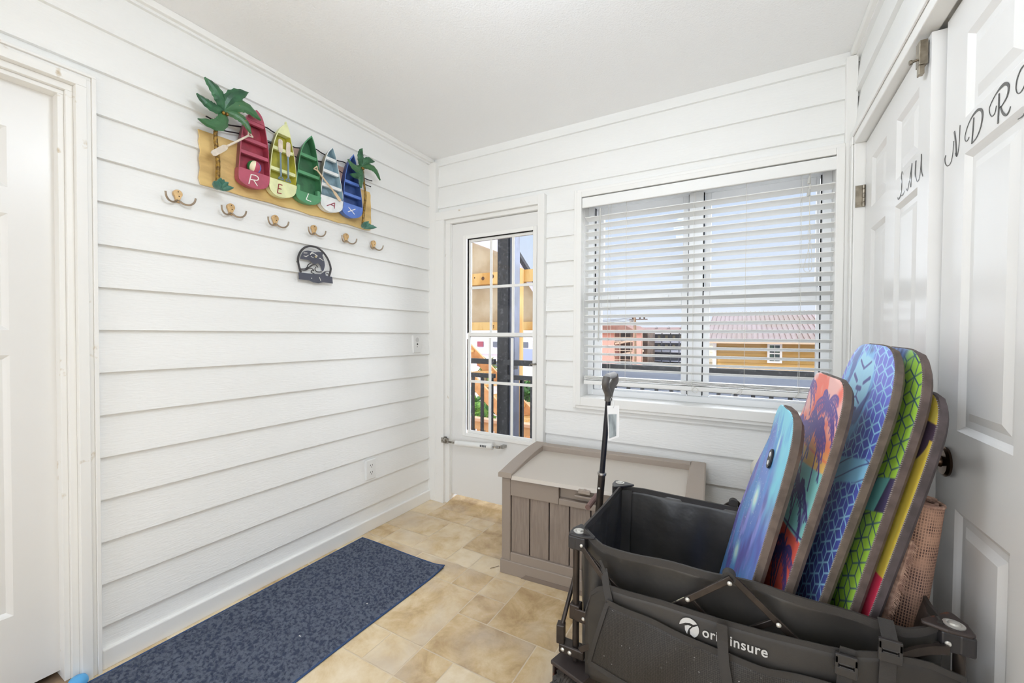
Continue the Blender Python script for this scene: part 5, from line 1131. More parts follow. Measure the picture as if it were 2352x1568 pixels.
for (bx_, bz, top, low) in ((0.266, 0.556, 0.590, 0.36), (0.196, 0.500, 0.532, 0.30)):
    by = bulge(bx_, 0.0) - 0.010
    m = MB(); m.ribbon([(bx_ + 0.004, 1.146 if top > 0.57 else by + 0.004, top), (bx_ + 0.002, by + 0.004, bz + 0.015), (bx_, by, bz), (bx_ - 0.004, by - 0.006, bz - 0.06), (bx_ - 0.006, by - 0.004, low)], 0.026, (1, 0, 0), 0.0012); so = m.build('strap', WEB, wg)
    m = MB(); c = Vector((bx_, by - 0.006, bz)); 
    m.obox(c + Vector((0, 0, 0.012)), (1, 0, 0), (0, 1, 0), (0, 0, 1), 0.019, 0.004, 0.010); m.obox(c + Vector((0, 0, -0.014)), (1, 0, 0), (0, 1, 0), (0, 0, 1), 0.017, 0.0045, 0.009)
    for s in (-1, 1): m.obox(c + Vector((0.016 * s, 0, -0.002)), (1, 0, 0), (0, 1, 0), (0, 0, 1), 0.003, 0.004, 0.02)
    for q in (0.003, -0.004): m.obox(c + Vector((0, -0.003, q)), (1, 0, 0), (0, 1, 0), (0, 0, 1), 0.012, 0.002, 0.0018)
    m.build('buckle', BUCK, so, bevel=0.0015)
# side release arm curving from the near right corner cap
m = MB(); pth = smooth_path([(0.362, 1.130, 0.570), (0.335, 1.122, 0.566), (0.31, 1.117, 0.555), (0.285, 1.112, 0.540), (0.262, 1.108, 0.532)], 5); m.ribbon(pth, 0.017, (0, 0, 1), 0.004); m.build('curved_brace', STEEL, wg, smooth=True)
# bar and fabric tie by the near left corner
m = MB(); m.bar((-0.398, 1.128, 0.578), (-0.315, 1.122, 0.490), 0.015, 0.006); m.build('scissor_bar', STEEL, wg, bevel=0.002)
m = MB(); m.ribbon([(-0.335, 1.130, 0.535), (-0.322, 1.110, 0.50), (-0.310, 1.098, 0.468)], 0.020, (1, 0, 0.3), 0.001); m.ribbon([(-0.345, 1.13, 0.555), (-0.327, 1.124, 0.52), (-0.306, 1.116, 0.485)], 0.008, (1, 0, 0.6), 0.001); m.build('tie', WEB, wg)
# maker's mark on the panel: swoosh disc and name
LOGO = mat('pale grey print', (205, 204, 202), 0.6)
def text_on(body, fn, width, off=0.0, name='logo_text', xh=None):
    cu = bpy.data.curves.new(name, 'FONT'); cu.body = body; cu.offset = off; cu.extrude = 0; cu.space_character = 1.08
    tmp = bpy.data.objects.new('tmp', cu); COL.objects.link(tmp); dg = bpy.context.evaluated_depsgraph_get(); me = bpy.data.meshes.new_from_object(tmp.evaluated_get(dg)); bpy.data.objects.remove(tmp)
    xs = [v.co.x for v in me.vertices]; sx = width / (max(xs) - min(xs)); mn = min(xs); ys = [v.co.y for v in me.vertices]; sy = (xh / 0.53) if xh else sx
    for v in me.vertices: v.co = fn((v.co.x - mn) * sx, v.co.y * sy)
    me.materials.append(LOGO); me.name = name; o = bpy.data.objects.new(name, me); COL.objects.link(o); return o
def onpanel(a, b, lift=0.0035): return Vector((a, bulge(a, (interp(ptop, a) - b) / (interp(ptop, a) - 0.215)) - lift - 0.0015, b))
for body, xa, wd in (('ori', -0.0785, 0.0340), ('g', -0.0425, 0.013), ('insure', -0.0190, 0.0755)):
    o = text_on(body, lambda a, b, xa=xa: onpanel(xa + a, 0.4610 + b), wd, 0.018, 'logo_text', 0.0165); par(o, pk)
m = MB(); c0 = (-0.1085, 0.4705); dp = lambda a, b: onpanel(c0[0] + a, c0[1] + b, 0.0045)
def disc_part(pts): m.add([dp(a, b) for a, b in pts], [tuple(range(len(pts)))])
R_ = 0.0225
disc_part([(R_ * math.cos(t), R_ * math.sin(t)) for t in np.linspace(math.radians(178), math.radians(38), 20)] + [(0.009, 0.010), (0.001, 0.0115), (-0.009, 0.009)])
disc_part([(R_ * math.cos(t), R_ * math.sin(t)) for t in np.linspace(math.radians(30), math.radians(-58), 14)] + [(0.003, -0.014), (0.002, -0.004), (0.008, 0.004)])
disc_part([(-0.010, 0.002), (-0.002, 0.006), (0.005, 0.005), (0.0, -0.001), (-0.003, -0.009), (-0.004, -0.016), (-0.009, -0.008)])
m.build('logo_disc', LOGO, pk)
# wheels on fork plates
TYRE = mat('dusty black tyre', (62, 58, 55), 0.75, var=(20, 0.7), rgb2=(86, 78, 70))
def wheel(cx, cy, an):
    ax = Vector((math.cos(an), math.sin(an), 0)); fw_ = Vector((-math.sin(an), math.cos(an), 0)); c = Vector((cx, cy, 0.100)); R = 0.100; hw = 0.042
    wroot = MB().lathe([(0.055, -hw * 0.9), (0.083, -hw), (0.094, -hw * 0.92), (R - 0.002, -hw * 0.55), (R - 0.001, -0.012), (R - 0.004, -0.010), (R - 0.001, -0.007), (R - 0.001, -0.002), (R - 0.004, 0), (R - 0.001, 0.002), (R - 0.001, 0.007), (R - 0.004, 0.010), (R - 0.001, 0.012), (R - 0.002, hw * 0.55), (0.094, hw * 0.92), (0.083, hw), (0.055, hw * 0.9)], c, ax, 48).build('tyre', TYRE, wg, smooth=True, angle=25)
    m = MB(); n = 30
    for i in range(n):
        for s in (-1, 1):
            a = 2 * PI * (i + 0.25 * s) / n; rd = fw_ * math.cos(a) + Vector((0, 0, 1)) * math.sin(a); tg = ax.cross(rd)
            for (w0, w1, sk) in ((0.014, 0.024, 0.4), (0.027, 0.040, -0.5)):
                rr = R - 0.0005 if w0 < 0.02 else R - 0.004
                m.obox(c + ax * (s * (w0 + w1) / 2) + rd * rr, ax + tg * sk * s, tg - ax * sk * s, rd, (w1 - w0) / 2, 0.0055, 0.0035)
    m.build('tread_block', TYRE, wroot)['kind'] = 'stuff'
    MB().lathe([(0.056, -hw * 0.86), (0.020, -hw * 0.6), (0.020, -hw), (0.010, -hw)], c, ax, 30).build('hub', mat('grey hub', (110, 106, 102), 0.5), wroot, smooth=True)
    top = 0.216
    m = MB(); m.obox(c + Vector((0, 0, top - 0.100)), ax, fw_, (0, 0, 1), 0.058, 0.036, 0.006)
    for s in (-1, 1): m.obox(c + ax * (0.054 * s) + Vector((0, 0, 0.058)), ax, fw_, (0, 0, 1), 0.004, 0.028, 0.056)
    m.build('fork', RUSTY, wg, bevel=0.003); MB().tube([c - ax * 0.06, c + ax * 0.06], 0.006, 10).build('axle', STEEL, wg, smooth=True)
wheel(-0.425, 1.135, math.radians(-16)); wheel(-0.425, 1.632, math.radians(4)); wheel(0.378, 1.632, 0.0); wheel(0.372, 1.150, 0.0)
# pull handle folded upright at the left end
HG = mat('dark grey handle moulding', (92, 90, 88), 0.45, var=(12, 0.5), rgb2=(110, 106, 102)); a = Vector((-0.478, 1.470, 0.27)); b = Vector((-0.419, 1.452, 0.962)); dr = (b - a).normalized()
q = a + (b - a) * 0.605; hroot = MB().tube([a, q], 0.0128, 16).build('handle_tube', STEEL, wg, smooth=True)
MB().tube([q, b], 0.0098, 16).build('inner_tube', mat('black enamel tube', (40, 40, 46), 0.28, 0.4), hroot, smooth=True)
m = MB(); m.lathe([(0.0145, -0.005), (0.016, -0.003), (0.016, 0.002), (0.0145, 0.005)], q, dr, 18); m.build('collar', mat('steel collar', (150, 146, 142), 0.3, 0.9), hroot, smooth=True)
m = MB(); rivet(m, a + (b - a) * 0.53 + Vector((-0.002, -0.0125, 0)), (0, -1, 0), 0.004); m.build('rivet', RIV, hroot, smooth=True)
m = MB(); m.box(-0.475, -0.447, 1.40, 1.52, 0.25, 0.275); m.build('handle_mount', STEEL, hroot, bevel=0.003)
m = MB(); tp = Vector((-0.4115, 1.4525, 1.043))
nr = smooth_path([b - dr * 0.006, b + Vector((0.000, -0.004, 0.02)), b + Vector((-0.001, -0.030, 0.045)), tp + Vector((-0.003, -0.052, -0.020)), tp + Vector((0, -0.050, 0.004))], 6)
fr_ = smooth_path([b - dr * 0.006, b + Vector((0.001, 0.006, 0.015)), b + Vector((0.002, 0.030, 0.040)), tp + Vector((0.002, 0.052, -0.018)), tp + Vector((0, 0.050, 0.004))], 6)
for pth in (nr, fr_): n = len(pth); m.tube(pth, [lerp(0.0135, 0.0125, i / n) for i in range(n)], 12)
gp = m.build('grip', HG, hroot, smooth=True)
MB().tube([tp + Vector((0, -0.044, 0.003)), tp + Vector((0, 0.044, 0.003))], 0.0115, 14).build('grip_bar', mat('pale grey grip bar', (168, 167, 168), 0.4), gp, smooth=True)
MB().tube([a + Vector((-0.004, -0.05, 0.30)), a + Vector((-0.002, 0.05, 0.31))], 0.010, 10).build('handle_catch', mat('brown grip tape', (120, 92, 86), 0.6), wg, smooth=True)
# paper tag tied to the handle
tg = thing('hang_tag', 'white hang tag in a clear sleeve tied to the wagon handle', 'tag', (-0.39, 1.425, 0.94))
Q = lambda a, b: Vector((-0.3925 + a * 0.93 - 0.002 * b, 1.420 + a * 0.30 + 0.03 * abs(a) * 0, 0.945 + b))
pl = [(-0.021, 0.0), (0.021, 0.002), (0.021, -0.108), (0.010, -0.111), (-0.004, -0.117), (-0.016, -0.122)]
MB().prism(pl, lambda a, b: Q(a, b), lambda a, b: Q(a, b) + Vector((0.0003, -0.001, 0))).build('card', mat('white tag card', (238, 238, 238), 0.4), tg)
MB().prism([(-0.017, -0.030), (0.012, -0.028), (0.011, -0.104), (-0.013, -0.114)], lambda a, b: Q(a, b) + Vector((0.0003, -0.0012, 0)), lambda a, b: Q(a, b) + Vector((0.0004, -0.0018, 0))).build('print', mat('grey printed photo', (168, 176, 180), 0.35, var=(50, 1.0), rgb2=(120, 130, 134), stretch=(1, 1, 0.3)), tg)
MB().tube(smooth_path([b + Vector((0.010, -0.010, 0.005)), Vector((-0.399, 1.424, 0.955)), Vector((-0.3925, 1.4185, 0.938)), Vector((-0.390, 1.420, 0.957)), b + Vector((0.012, -0.006, 0.010))], 5), 0.0011, 6).build('tie', mat('white tie', (225, 225, 225), 0.5), tg, smooth=True)

# ------------------------------------------------------------------ outside
o = MB().box(-60, 40, 2.6, 90, -3.7, -3.5).build('ground', mat('pinkish concrete ground', (214, 190, 178), 0.9, var=(0.4, 1.0), rgb2=(186, 170, 158))); struct(o)
o = MB().box(-8.5, 30, 15.5, 90, -3.4, -0.75).build('sand_lot', mat('sandy lot', (224, 196, 160), 0.9, var=(0.5, 1.0), rgb2=(150, 128, 80))); struct(o)
o = MB().box(-6, 3, 2.42, 3.55, -0.16, -0.06).build('balcony_floor', mat('grey deck boards', (214, 212, 208), 0.8)); struct(o)
m = MB(); m.box(-13, -2.25, -1.6, 2.4, -3.5, 8); m.box(1.05, 11, -1.6, 2.4, -3.5, 8); m.box(-2.25, 1.05, -1.6, 2.4, 2.62, 8); m.box(-2.25, 1.05, -1.6, 2.4, -3.5, -0.2)  # unseen boxes added to keep the rear fill sun off the outside
struct(m.build('sun_block_mass', WHITE_SIDING))
BLK = mat('black powder coat', (44, 44, 46), 0.5, var=(40, 1.0), rgb2=(84, 84, 86), lo=0.55, hi=0.72)
rl = thing('balcony_railing', 'black metal railing along the balcony outside', 'railing', (-1.9, 3.4, -0.05))
for (xa, xb, dz) in ((-4.2, -2.10, 0.0), (-1.99, 2.0, -0.002)):
    MB().box(xa, xb, 3.375, 3.425, 0.905 + dz, 0.955 + dz).build('top_rail', BLK, rl, bevel=0.004)
    MB().box(xa, xb, 3.38, 3.42, 0.770 + dz, 0.812 + dz).build('lower_rail', BLK, rl, bevel=0.004)
    MB().box(xa, xb, 3.38, 3.42, 0.02, 0.06).build('foot_rail', BLK, rl)
x = -2.355 - 0.110 * 8
while x < 1.9:
    if not (-2.12 < x < -1.86): MB().box(x - 0.013, x + 0.013, 3.387, 3.413, 0.06, 0.775).build('baluster', BLK, rl)
    x += 0.110
MB().box(-1.813, -1.787, 3.387, 3.413, 0.06, 0.775).build('baluster', BLK, rl)
o = MB().box(-2.113, -1.996, 3.46, 3.58, -3.5, 4.0).build('steel_post', BLK, bevel=0.004); tag(o, 'thick black speckled steel post outside the storm door', 'post')
o = MB().box(-1.994, -1.938, 3.50, 3.60, -3.5, 4.0).build('metal_channel', mat('blue grey steel', (124, 130, 150), 0.5, 0.3, var=(6, 0.8), rgb2=(104, 108, 120))); tag(o, 'blue grey steel channel fixed beside the black post', 'post')
WOODY = mat('new yellow timber', (222, 184, 118), 0.7, var=(6, 1.0), rgb2=(200, 146, 72), stretch=(1, 1, 0.3)); WOODO = mat('orange timber', (226, 172, 116), 0.7, var=(5, 0.9), rgb2=(206, 146, 90))
o = MB().box(-1.986, -1.948, 3.62, 3.70, -3.5, 1.86).build('timber_post', WOODY); tag(o, 'pale yellow timber post behind the steel channel', 'post')
bc = MB(); bc.box(-1.935, -1.90, 3.42, 3.50, 0.86, 0.95); tag(bc.build('rail_bracket', BLK), 'black bracket joining the right railing to the post', 'bracket')
us = thing('covered_landing', 'covered landing with beige panels and yellow timber beams outside', 'landing', (-3.3, 5.5, 0))
Y3 = lambda d: (lambda a, b: (a, 5.5 + d, b))
BEI = mat('beige soffit board', (196, 178, 150), 0.8, var=(3, 0.7), rgb2=(170, 146, 112))
low = [(-4.6, 2.98), (-3.88, 2.70), (-3.32, 2.47), (-3.0, 2.19), (-2.73, 1.82), (-2.4, 1.40)]; upl = [(-4.6, 3.5), (-3.88, 3.2), (-3.32, 2.85), (-3.0, 2.36), (-2.73, 1.966), (-2.4, 1.56)]; upd = [(-3.32, 2.95), (-3.0, 2.462), (-2.73, 2.055), (-2.4, 1.66)]
MB().prism(low + [(-2.4, 1.25), (-4.6, 1.25)], Y3(0.08), Y3(0.14)).build('soffit_panel', BEI, us)
MB().box(-4.6, -2.2, 5.46, 5.57, 1.985, 2.165).build('timber_beam', WOODY, us); MB().box(-4.6, -2.2, 5.46, 5.57, 1.262, 1.388).build('timber_beam', WOODY, us)
MB().box(-4.6, -2.2, 5.44, 5.6, 1.225, 1.26).build('white_edge', WHITE_TRIM, us)
MB().prism(low + upl[::-1], Y3(0.0), Y3(0.05)).build('fascia', mat('lilac white fascia', (226, 222, 236), 0.6), us)
MB().prism(upl[2:] + upd[::-1], Y3(-0.03), Y3(0.08)).build('roof_edge', mat('dark shingle edge', (72, 72, 76), 0.9, var=(40, 1)), us)
for (a, b, c) in ((-3.60, 2.08, 0.03), (-3.43, 2.10, 0.035), (-3.76, 2.1, 0.012), (-3.40, 1.33, 0.012), (-3.40, 1.30, 0.01)): MB().lathe([(c, 0), (c * 0.7, 0.004)], (a, 5.459, b), (0, -1, 0), 10).build('knot', mat('dark knot', (92, 60, 34), 0.8), us)
for xx in (-4.75,): MB().box(xx - 0.05, xx + 0.05, 5.47, 5.56, -3.5, 1.25).build('support_post', WOODO, us)
ts = thing('timber_stairs', 'orange timber stairs going down beyond the black railing', 'stairs', (-4.2, 6.8, -3.5))
MB().prism([(-6.2, 1.52), (-3.3, -0.95), (-3.3, -1.25), (-6.2, 1.22)], lambda a, b: (a, 7.0, b), lambda a, b: (a, 7.06, b)).build('stringer', WOODO, ts)
MB().prism([(-6.2, 1.52), (-3.3, -0.95), (-3.3, -1.25), (-6.2, 1.22)], lambda a, b: (a, 7.9, b), lambda a, b: (a, 7.96, b)).build('stringer', WOODO, ts)
for k in range(11):
    t = k / 10; MB().box(lerp(-6.1, -3.4, t) - 0.16, lerp(-6.1, -3.4, t) + 0.12, 7.06, 7.9, lerp(1.25, -1.05, t), lerp(1.25, -1.05, t) + 0.05).build('tread', WOODY, ts)
dk = thing('timber_deck', 'orange timber deck edge with pickets low outside the storm door', 'deck', (-3.4, 5.4, -3.5))
MB().box(-4.6, -2.2, 5.36, 5.50, -0.17, -0.125).build('cap_board', mat('pinkish timber cap', (228, 178, 140), 0.7), dk); MB().box(-4.6, -2.2, 5.40, 5.44, -0.30, -0.17).build('rim_board', WOODO, dk); MB().box(-4.6, -2.2, 5.5, 6.6, -1.15, -1.1).build('deck_boards', mat('sunlit pale deck', (232, 200, 176), 0.8), dk)
for k in range(14): MB().box(-4.5 + 0.165 * k, -4.44 + 0.165 * k, 5.41, 5.44, -1.1, -0.30).build('picket', WOODO, dk)
o = MB().box(-1.5, 2.2, 4.2, 4.5, -3.4, 0.872).build('parapet', mat('blue grey coping', (150, 158, 174), 0.6)); tag(o, 'blue grey flat coping just beyond the balcony railing', 'parapet')
def tree(name, label, c, r, trunk_z, cols, n=420, seed=1, cat='bush', leaf_=0.16, squash=0.8):
    t = thing(name, label, cat, (c[0], c[1], trunk_z)); rr = random.Random(seed); m = MB()
    for i in range(n):
        th = rr.uniform(0, 2 * PI); ph = math.acos(rr.uniform(-0.7, 1)); q = r * rr.uniform(0.72, 1.0) * (1 + 0.15 * math.sin(3 * th))
        p = Vector((c[0] + q * math.sin(ph) * math.cos(th), c[1] + q * math.sin(ph) * math.sin(th), c[2] + q * math.cos(ph) * squash)); a = Vector((rr.uniform(-1, 1), rr.uniform(-1, 1), rr.uniform(-0.2, 1))).normalized(); b = a.orthogonal().normalized(); s = leaf_ * rr.uniform(0.6, 1.2)
        m.cur = i % 2; m.add([p - a * s, p + b * s * 0.4, p + a * s, p - b * s * 0.4], [(0, 1, 2, 3)])
    m.cur = 0; m.lathe([(r * 0.05, -squash * r), (r * 0.6, -squash * r * 0.55), (r * 0.80, 0), (r * 0.6, squash * r * 0.55), (r * 0.1, squash * r * 0.8)], c, (0, 0, 1), 14)
    m.build('foliage', cols, t); MB().tube([(c[0], c[1], trunk_z), (c[0], c[1], c[2])], 0.08, 8).build('stem', mat('brown stem', (96, 74, 54), 0.9), t)
G1 = mat('bright leaf', (128, 172, 70), 0.7); G2 = mat('mid leaf', (70, 118, 50), 0.7); G3 = mat('dark leaf', (54, 90, 50), 0.7)
tree('shrub', 'bright green shrub below the orange stairs', (-8.3, 12, -1.55), 0.72, -3.5, [G1, G2], seed=3)
tree('shrub', 'dark green shrub beside the black post', (-7.60, 14, -1.05), 0.62, -3.5, [G2, G3], seed=5)
tree('shrub', 'dark shrub at the left edge of the storm door glass', (-10.7, 14.5, -1.15), 0.55, -3.5, [G3, G2], seed=8)
pt = thing('palm', 'palm tree outside seen between the black rails', 'palm tree', (-10.32, 16, -3.5))
MB().tube([(-10.32, 16, -3.5), (-10.30, 16, -0.5)], 0.16, 10).build('trunk', mat('palm bark', (130, 108, 84), 0.9), pt)
m = MB(); rr = random.Random(5)
for k in range(46):
    an = rr.uniform(0, 2 * PI); el = rr.uniform(-0.9, 1.1); d = Vector((math.cos(an) * math.cos(el), math.sin(an) * math.cos(el), math.sin(el))); c = Vector((-10.3, 16, -0.2)); L = rr.uniform(0.55, 0.8); sd = d.cross(Vector((0, 0, 1))).normalized(); m.cur = k % 2
    p = [c + d * L * s + Vector((0, 0, -0.25 * s * s)) for s in (0, 0.5, 1)]
    m.add([p[0] - sd * 0.02, p[0] + sd * 0.02, p[1] + sd * 0.10, p[2], p[1] - sd * 0.10], [(0, 1, 2, 3, 4)])
m.build('frond_crown', [mat('olive frond', (150, 156, 84), 0.7), mat('green frond', (112, 136, 64), 0.7)], pt)
def house(name, label, loc, cat='building'): return thing(name, label, cat, loc)
WB = mat('far white wall', (240, 236, 242), 0.8); GL = mat('far dark glass', (92, 96, 106), 0.3); RD = mat('far red shutter', (150, 70, 84), 0.7)
b1 = house('apartment_building', 'white apartment building with rows of windows beyond the palm', (-21, 36, -3.5)); MB().box(-28, -14, 35.3, 42, -3.5, 1.3).build('wall', WB, b1)
for zz in (0.25, -1.75): 
    MB().box(-28, -14, 34.6, 35.3, zz - 0.95, zz - 0.45).build('balcony_front', mat('far pink white balcony', (232, 222, 230), 0.8), b1); MB().box(-28, -14, 35.25, 35.31, zz - 0.45, zz + 0.35).build('shade_band', mat('far wall grey', (214, 210, 220), 0.8), b1)
    for k, xx in enumerate((-26.6, -25.2, -23.5, -21.6, -20.0, -18.4, -16.6, -15.2)): f = MB().box(xx - 0.36, xx + 0.36, 35.15, 35.25, zz - 0.28, zz + 0.26).build('window', GL if k != 2 else RD, b1)
sh = house('small_house', 'low house with a grey blue roof far behind the right railing', (-12.5, 26, -3.5)); MB().box(-14.2, -10.5, 25.6, 29, -3.5, -0.5).build('wall', WB, sh)
MB().prism([(25.2, -0.55), (27.3, 0.15), (29.4, -0.55)], lambda a, b: (-14.5, a, b), lambda a, b: (-10.2, a, b)).build('roof', mat('slate roof', (142, 146, 166), 0.7), sh)
o = MB().box(-12.6, -12.0, 20.2, 21, -1.62, -1.2).build('awning', mat('pale cyan canvas', (176, 218, 226), 0.7)); tag(o, 'pale cyan canvas panel behind the shrubs', 'awning')
MB_ = thing('bin', 'teal rubbish bin far off beside a grassy patch', 'bin', (-15.55, 30, -3.5)); MB().box(-15.75, -15.35, 29.8, 30.2, -3.5, -3.05).build('body', mat('teal bin', (70, 150, 146), 0.6), MB_); MB().box(-15.78, -15.32, 29.77, 30.23, -3.05, -2.98).build('lid', mat('dark teal lid', (50, 120, 118), 0.6), MB_)
o = MB().box(-17, -13.2, 30.6, 34.2, -3.5, -2.6).build('hedge', mat('grassy hedge', (158, 168, 96), 0.9, var=(2, 1), rgb2=(110, 130, 70))); tag(o, 'low grassy hedge in front of the far white building', 'hedge')
car = thing('car', 'dark blue parked car seen at the right edge of the storm door', 'car', (-10.9, 22, -3.5)); CB = mat('dark blue car paint', (52, 62, 82), 0.25, 0.3)
MB().prism([(-11.75, -3.28), (-11.75, -3.02), (-11.60, -2.95), (-9.0, -2.95), (-8.6, -3.05), (-8.55, -3.3)], lambda a, b: (a, 21.2, b), lambda a, b: (a, 22.8, b)).build('body', CB, car, bevel=0.04); MB().prism([(-11.62, -2.96), (-11.25, -2.66), (-9.9, -2.64), (-9.3, -2.95)], lambda a, b: (a, 21.3, b), lambda a, b: (a, 22.7, b)).build('cabin', mat('car glass', (120, 138, 156), 0.15), car, bevel=0.03)
for xx in (-11.1, -9.2):
    for yy in (21.22, 22.6): MB().lathe([(0.22, 0), (0.22, 0.18)], (xx, yy, -3.28), (0, 1, 0), 18).build('wheel', mat('car tyre', (40, 40, 42), 0.8), car)
# right of the door, through the big window
mo = house('motel', 'long grey motel with open walkways seen through the left window', (-4.5, 31, -0.7)); MB().box(-7.5, -2.6, 31.2, 36, -0.7, 1.3).build('wall', mat('motel wall', (104, 108, 122), 0.8), mo)
for zz in (-0.55, 0.1, 0.75): MB().box(-7.5, -2.6, 30, 31.3, zz - 0.06, zz).build('walkway', mat('motel slab', (186, 190, 206), 0.8), mo)
for zz in (0.1, 0.75):
    MB().box(-7.5, -2.6, 29.98, 30.03, zz + 0.02, zz + 0.09).build('rail', mat('motel rail', (176, 182, 204), 0.7), mo); MB().box(-7.5, -2.6, 29.98, 30.03, zz + 0.19, zz + 0.23).build('rail', MATS['motel rail'], mo)
for k in range(9): MB().box(-7.2 + 0.56 * k, -7.14 + 0.56 * k, 29.98, 30.06, -0.7, 1.35).build('column', mat('motel column', (70, 74, 88), 0.8), mo)
for zz in (0.22, 0.88):
    for k in range(9): MB().box(-6.9 + 0.5 * k, -6.72 + 0.5 * k, 31.15, 31.21, zz, zz + 0.32).build('door', mat('motel lit door', (206, 200, 170), 0.8), mo)
MB().prism([(29.6, 1.35), (29.7, 1.45), (32, 1.80), (36.5, 1.4)], lambda a, b: (-7.8, a, b), lambda a, b: (-2.4, a, b)).build('roof', mat('motel roof', (132, 100, 92), 0.8), mo)
for k in range(3): MB().lathe([(0.12, 0), (0.10, 0.08), (0.03, 0.12)], (-5.55 + 0.85 * k, 31.4, 1.72), (0, 0, 1), 10).build('vent', mat('motel vent', (150, 140, 138), 0.7), mo)
pk_ = house('pink_building', 'pink stucco building with brown roof and outdoor stairs, left window', (-6.6, 25, -0.7)); PK = mat('pink stucco', (214, 156, 144), 0.8); MB().box(-8.8, -6.89, 25, 29, -0.8, 1.35).build('wall', PK, pk_)
MB().prism([(-9.2, 1.35), (-9.0, 1.84), (-6.2, 1.83), (-5.4, 1.42), (-5.2, 1.35)], lambda a, b: (a, 24.6, b), lambda a, b: (a, 29, b)).build('roof', mat('brown shingle roof', (150, 108, 96), 0.9, var=(6, 0.6)), pk_)
MB().box(-6.89, -5.22, 26.6, 29, -0.8, 1.35).build('recess', mat('brown recess', (116, 94, 80), 0.9, var=(3, 1), rgb2=(70, 56, 50)), pk_)
for k in range(6): MB().box(-6.88 + 0.33 * k, -6.85 + 0.33 * k, 25.0, 25.05, -0.8, 1.35).build('baluster', mat('tan rail', (206, 184, 164), 0.8), pk_)
for zz in (-0.3, -0.02, 0.26, 0.52, 0.80, 1.06): MB().box(-6.88, -5.2, 24.98, 25.03, zz, zz + 0.03).build('rail', MATS['tan rail'], pk_)
for zz in (-0.10, 0.62): MB().prism([(-6.88, zz), (-5.3, zz + 0.30), (-5.3, zz + 0.42), (-6.88, zz + 0.12)], lambda a, b: (a, 25.0, b), lambda a, b: (a, 25.9, b)).build('stair_flight', mat('tan stair', (190, 164, 144), 0.8), pk_)
MB().box(-5.75, -5.25, 24.9, 25.3, -0.8, 1.35).build('pillar', PK, pk_)
up_ = thing('utility_pole', 'leaning wooden utility pole with crossarm and wires', 'pole', (-4.05, 18, -0.75)); PW = mat('weathered pole', (150, 124, 102), 0.9)
MB().tube([(-4.03, 18, -0.8), (-4.07, 18, 1.75), (-4.08, 18, 1.98)], [0.07, 0.06, 0.05], 10).build('pole', PW, up_); MB().box(-4.30, -3.55, 17.96, 18.04, 1.86, 1.90).build('crossarm', mat('dark crossarm', (96, 82, 76), 0.9), up_)
for xx in (-4.16, -3.86, -3.68): MB().lathe([(0.03, 0), (0.045, 0.05), (0.02, 0.10)], (xx, 18, 1.90), (0, 0, 1), 8).build('insulator', mat('dark insulator', (74, 62, 60), 0.5), up_)
MB().lathe([(0.07, 0), (0.07, 0.18)], (-4.20, 17.9, 1.66), (0, 0, 1), 10).build('transformer', mat('grey transformer', (130, 126, 124), 0.6), up_)
for (za, zb) in ((1.95, 1.90), (1.90, 1.96), (1.84, 1.88)): MB().tube(smooth_path([(-9.5, 17.5, za + 0.1), (-6.5, 17.8, za - 0.12), (-4.05, 18, za)], 6), 0.008, 5).build('wire', mat('black wire', (64, 62, 66), 0.7), up_)
yh = house('yellow_house', 'yellow lap-sided house with ribbed metal roof, right window', (0.5, 11, -3.5)); YW = mat('yellow lap siding', (206, 164, 96), 0.8, var=(2, 0.7), rgb2=(178, 146, 82), stretch=(0.3, 1, 8))
m = MB(); zz = -3.4
while zz < 1.08:
    m.add([(-0.57, 11.0, zz), (4.5, 11.0, zz), (4.5, 11.02, zz + 0.075), (-0.57, 11.02, zz + 0.075)], [(0, 1, 2, 3)]); zz += 0.075
m.box(-0.57, 4.5, 11.03, 17, -3.4, 1.07); m.build('wall', YW, yh)
MB().box(-0.64, -0.56, 10.97, 11.08, -3.4, 1.06).build('corner_board', WHITE_TRIM, yh)
MR = mat('ribbed metal roof', (140, 118, 116), 0.6, 0.0, var=(1, 0.8), rgb2=(128, 104, 86))
m = MB(); m.add([(-0.80, 10.6, 1.09), (4.8, 10.6, 1.09), (4.8, 14.0, 1.90), (-0.80, 14.0, 1.90), (-0.80, 10.6, 1.06), (4.8, 10.6, 1.06), (4.8, 14.0, 1.86), (-0.80, 14.0, 1.86)], [(0, 1, 2, 3), (4, 7, 6, 5), (0, 4, 5, 1), (1, 5, 6, 2), (2, 6, 7, 3), (3, 7, 4, 0)])
for k in range(52): x = -0.79 + 0.107 * k; m.add([(x, 10.6, 1.092), (x + 0.016, 10.6, 1.092), (x + 0.016, 14.0, 1.902), (x, 14.0, 1.902), (x + 0.004, 10.6, 1.115), (x + 0.012, 10.6, 1.115), (x + 0.012, 14.0, 1.925), (x + 0.004, 14.0, 1.925)], [(0, 4, 7, 3), (1, 2, 6, 5), (4, 5, 6, 7), (0, 1, 5, 4)])
m.add([(-0.8, 14.0, 1.9), (4.8, 14.0, 1.9), (4.8, 17.4, 1.09), (-0.8, 17.4, 1.09)], [(0, 1, 2, 3)]); m.build('roof', MR, yh)
MB().box(-0.8, 4.8, 10.58, 10.62, 1.02, 1.10).build('gutter', mat('tan gutter', (200, 176, 150), 0.6), yh)
m = MB(); rect_frame(m, 0.475, 0.758, 0.585, 1.03, 0.045, 10.94, 11.02); m.box(0.5, 0.74, 10.95, 11.02, 0.785, 0.815); wf = m.build('window', WHITE_TRIM, yh)
MB().box(0.51, 0.73, 10.99, 11.01, 0.62, 1.0).build('pane', mat('green grey pane', (86, 108, 92), 0.25, var=(9, 1), rgb2=(60, 74, 80)), wf); MB().box(0.612, 0.622, 10.97, 11.0, 0.62, 1.0).build('muntin', WHITE_TRIM, wf)

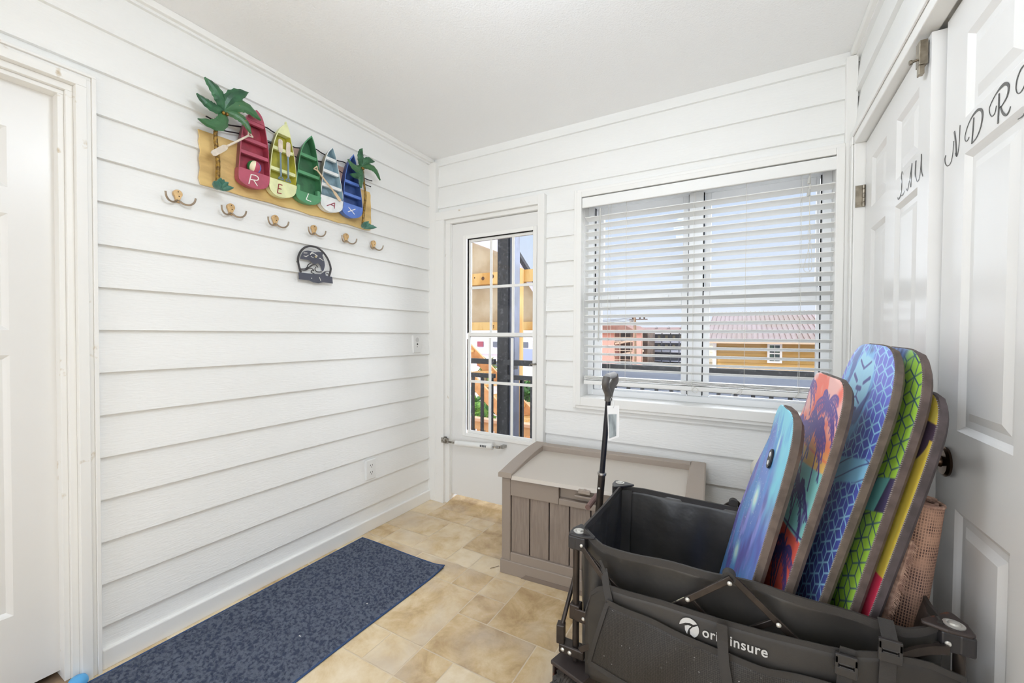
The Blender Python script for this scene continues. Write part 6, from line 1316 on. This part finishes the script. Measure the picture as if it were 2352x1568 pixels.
# ------------------------------------------------------------------ light: sky, sun, added fill suns, ceiling lamp
W = bpy.data.worlds.new('sky'); SC.world = W; W.use_nodes = True; nt = W.node_tree; N = nt.nodes; L = nt.links
bg = N['Background']; tc = N.new('ShaderNodeTexCoord'); sx = N.new('ShaderNodeSeparateXYZ'); L.new(tc.outputs['Generated'], sx.inputs[0])
cr = N.new('ShaderNodeValToRGB'); e = cr.color_ramp.elements; e[0].position = 0.0; e[0].color = C(196, 190, 182); e[1].position = 1.0; e[1].color = C(150, 186, 240)
for p, c in ((0.495, (206, 202, 196)), (0.505, (228, 236, 248)), (0.62, (214, 230, 253)), (0.78, (192, 216, 250))): x = e.new(p); x.color = C(*c)
ma = N.new('ShaderNodeMath'); ma.operation = 'MULTIPLY_ADD'; ma.inputs[1].default_value = 0.5; ma.inputs[2].default_value = 0.5; L.new(sx.outputs[2], ma.inputs[0]); L.new(ma.outputs[0], cr.inputs[0]); L.new(cr.outputs[0], bg.inputs['Color']); bg.inputs['Strength'].default_value = SKY_STRENGTH
def sun(name, d, strength, angle, col=(1, 1, 1)):
    l = bpy.data.lights.new(name, 'SUN'); l.energy = strength; l.angle = math.radians(angle); l.color = col
    o = bpy.data.objects.new(name, l); COL.objects.link(o); o.rotation_euler = Vector(d).to_track_quat('-Z', 'Y').to_euler(); o.location = (0, 0, 8)
for s in SUNS: sun(*s)
lp = thing('ceiling_light', 'white opal globe lamp hanging from the ceiling overhead', 'lamp', (LAMP[0], LAMP[1], HT))
MB().lathe([(0.06, 0.0), (0.06, -0.02), (0.02, -0.03), (0.012, -0.04), (0.012, -0.10), (0.035, -0.11)], (LAMP[0], LAMP[1], HT), (0, 0, 1), 32).build('stem', WHITE_PLAIN, lp, smooth=True)
MB().lathe([(0.14 * math.sin(PI * i / 16) + 0.001, 0.14 * math.cos(PI * i / 16)) for i in range(17)], (LAMP[0], LAMP[1], HT - 0.24), (0, 0, 1), 36).build('globe_shade', mat('lit opal glass', (232, 243, 255), 0.4, emit=LAMP[2]), lp, smooth=True)
SC.view_settings.view_transform = 'Standard'; SC.view_settings.look = 'None'; SC.view_settings.gamma = 1.0; SC.view_settings.exposure = EXPO
cy = SC.cycles; cy.max_bounces = 10; cy.diffuse_bounces = 6; cy.glossy_bounces = 4; cy.transparent_max_bounces = 16; cy.transmission_bounces = 4; cy.sample_clamp_indirect = 6.0; cy.caustics_reflective = False; cy.caustics_refractive = False
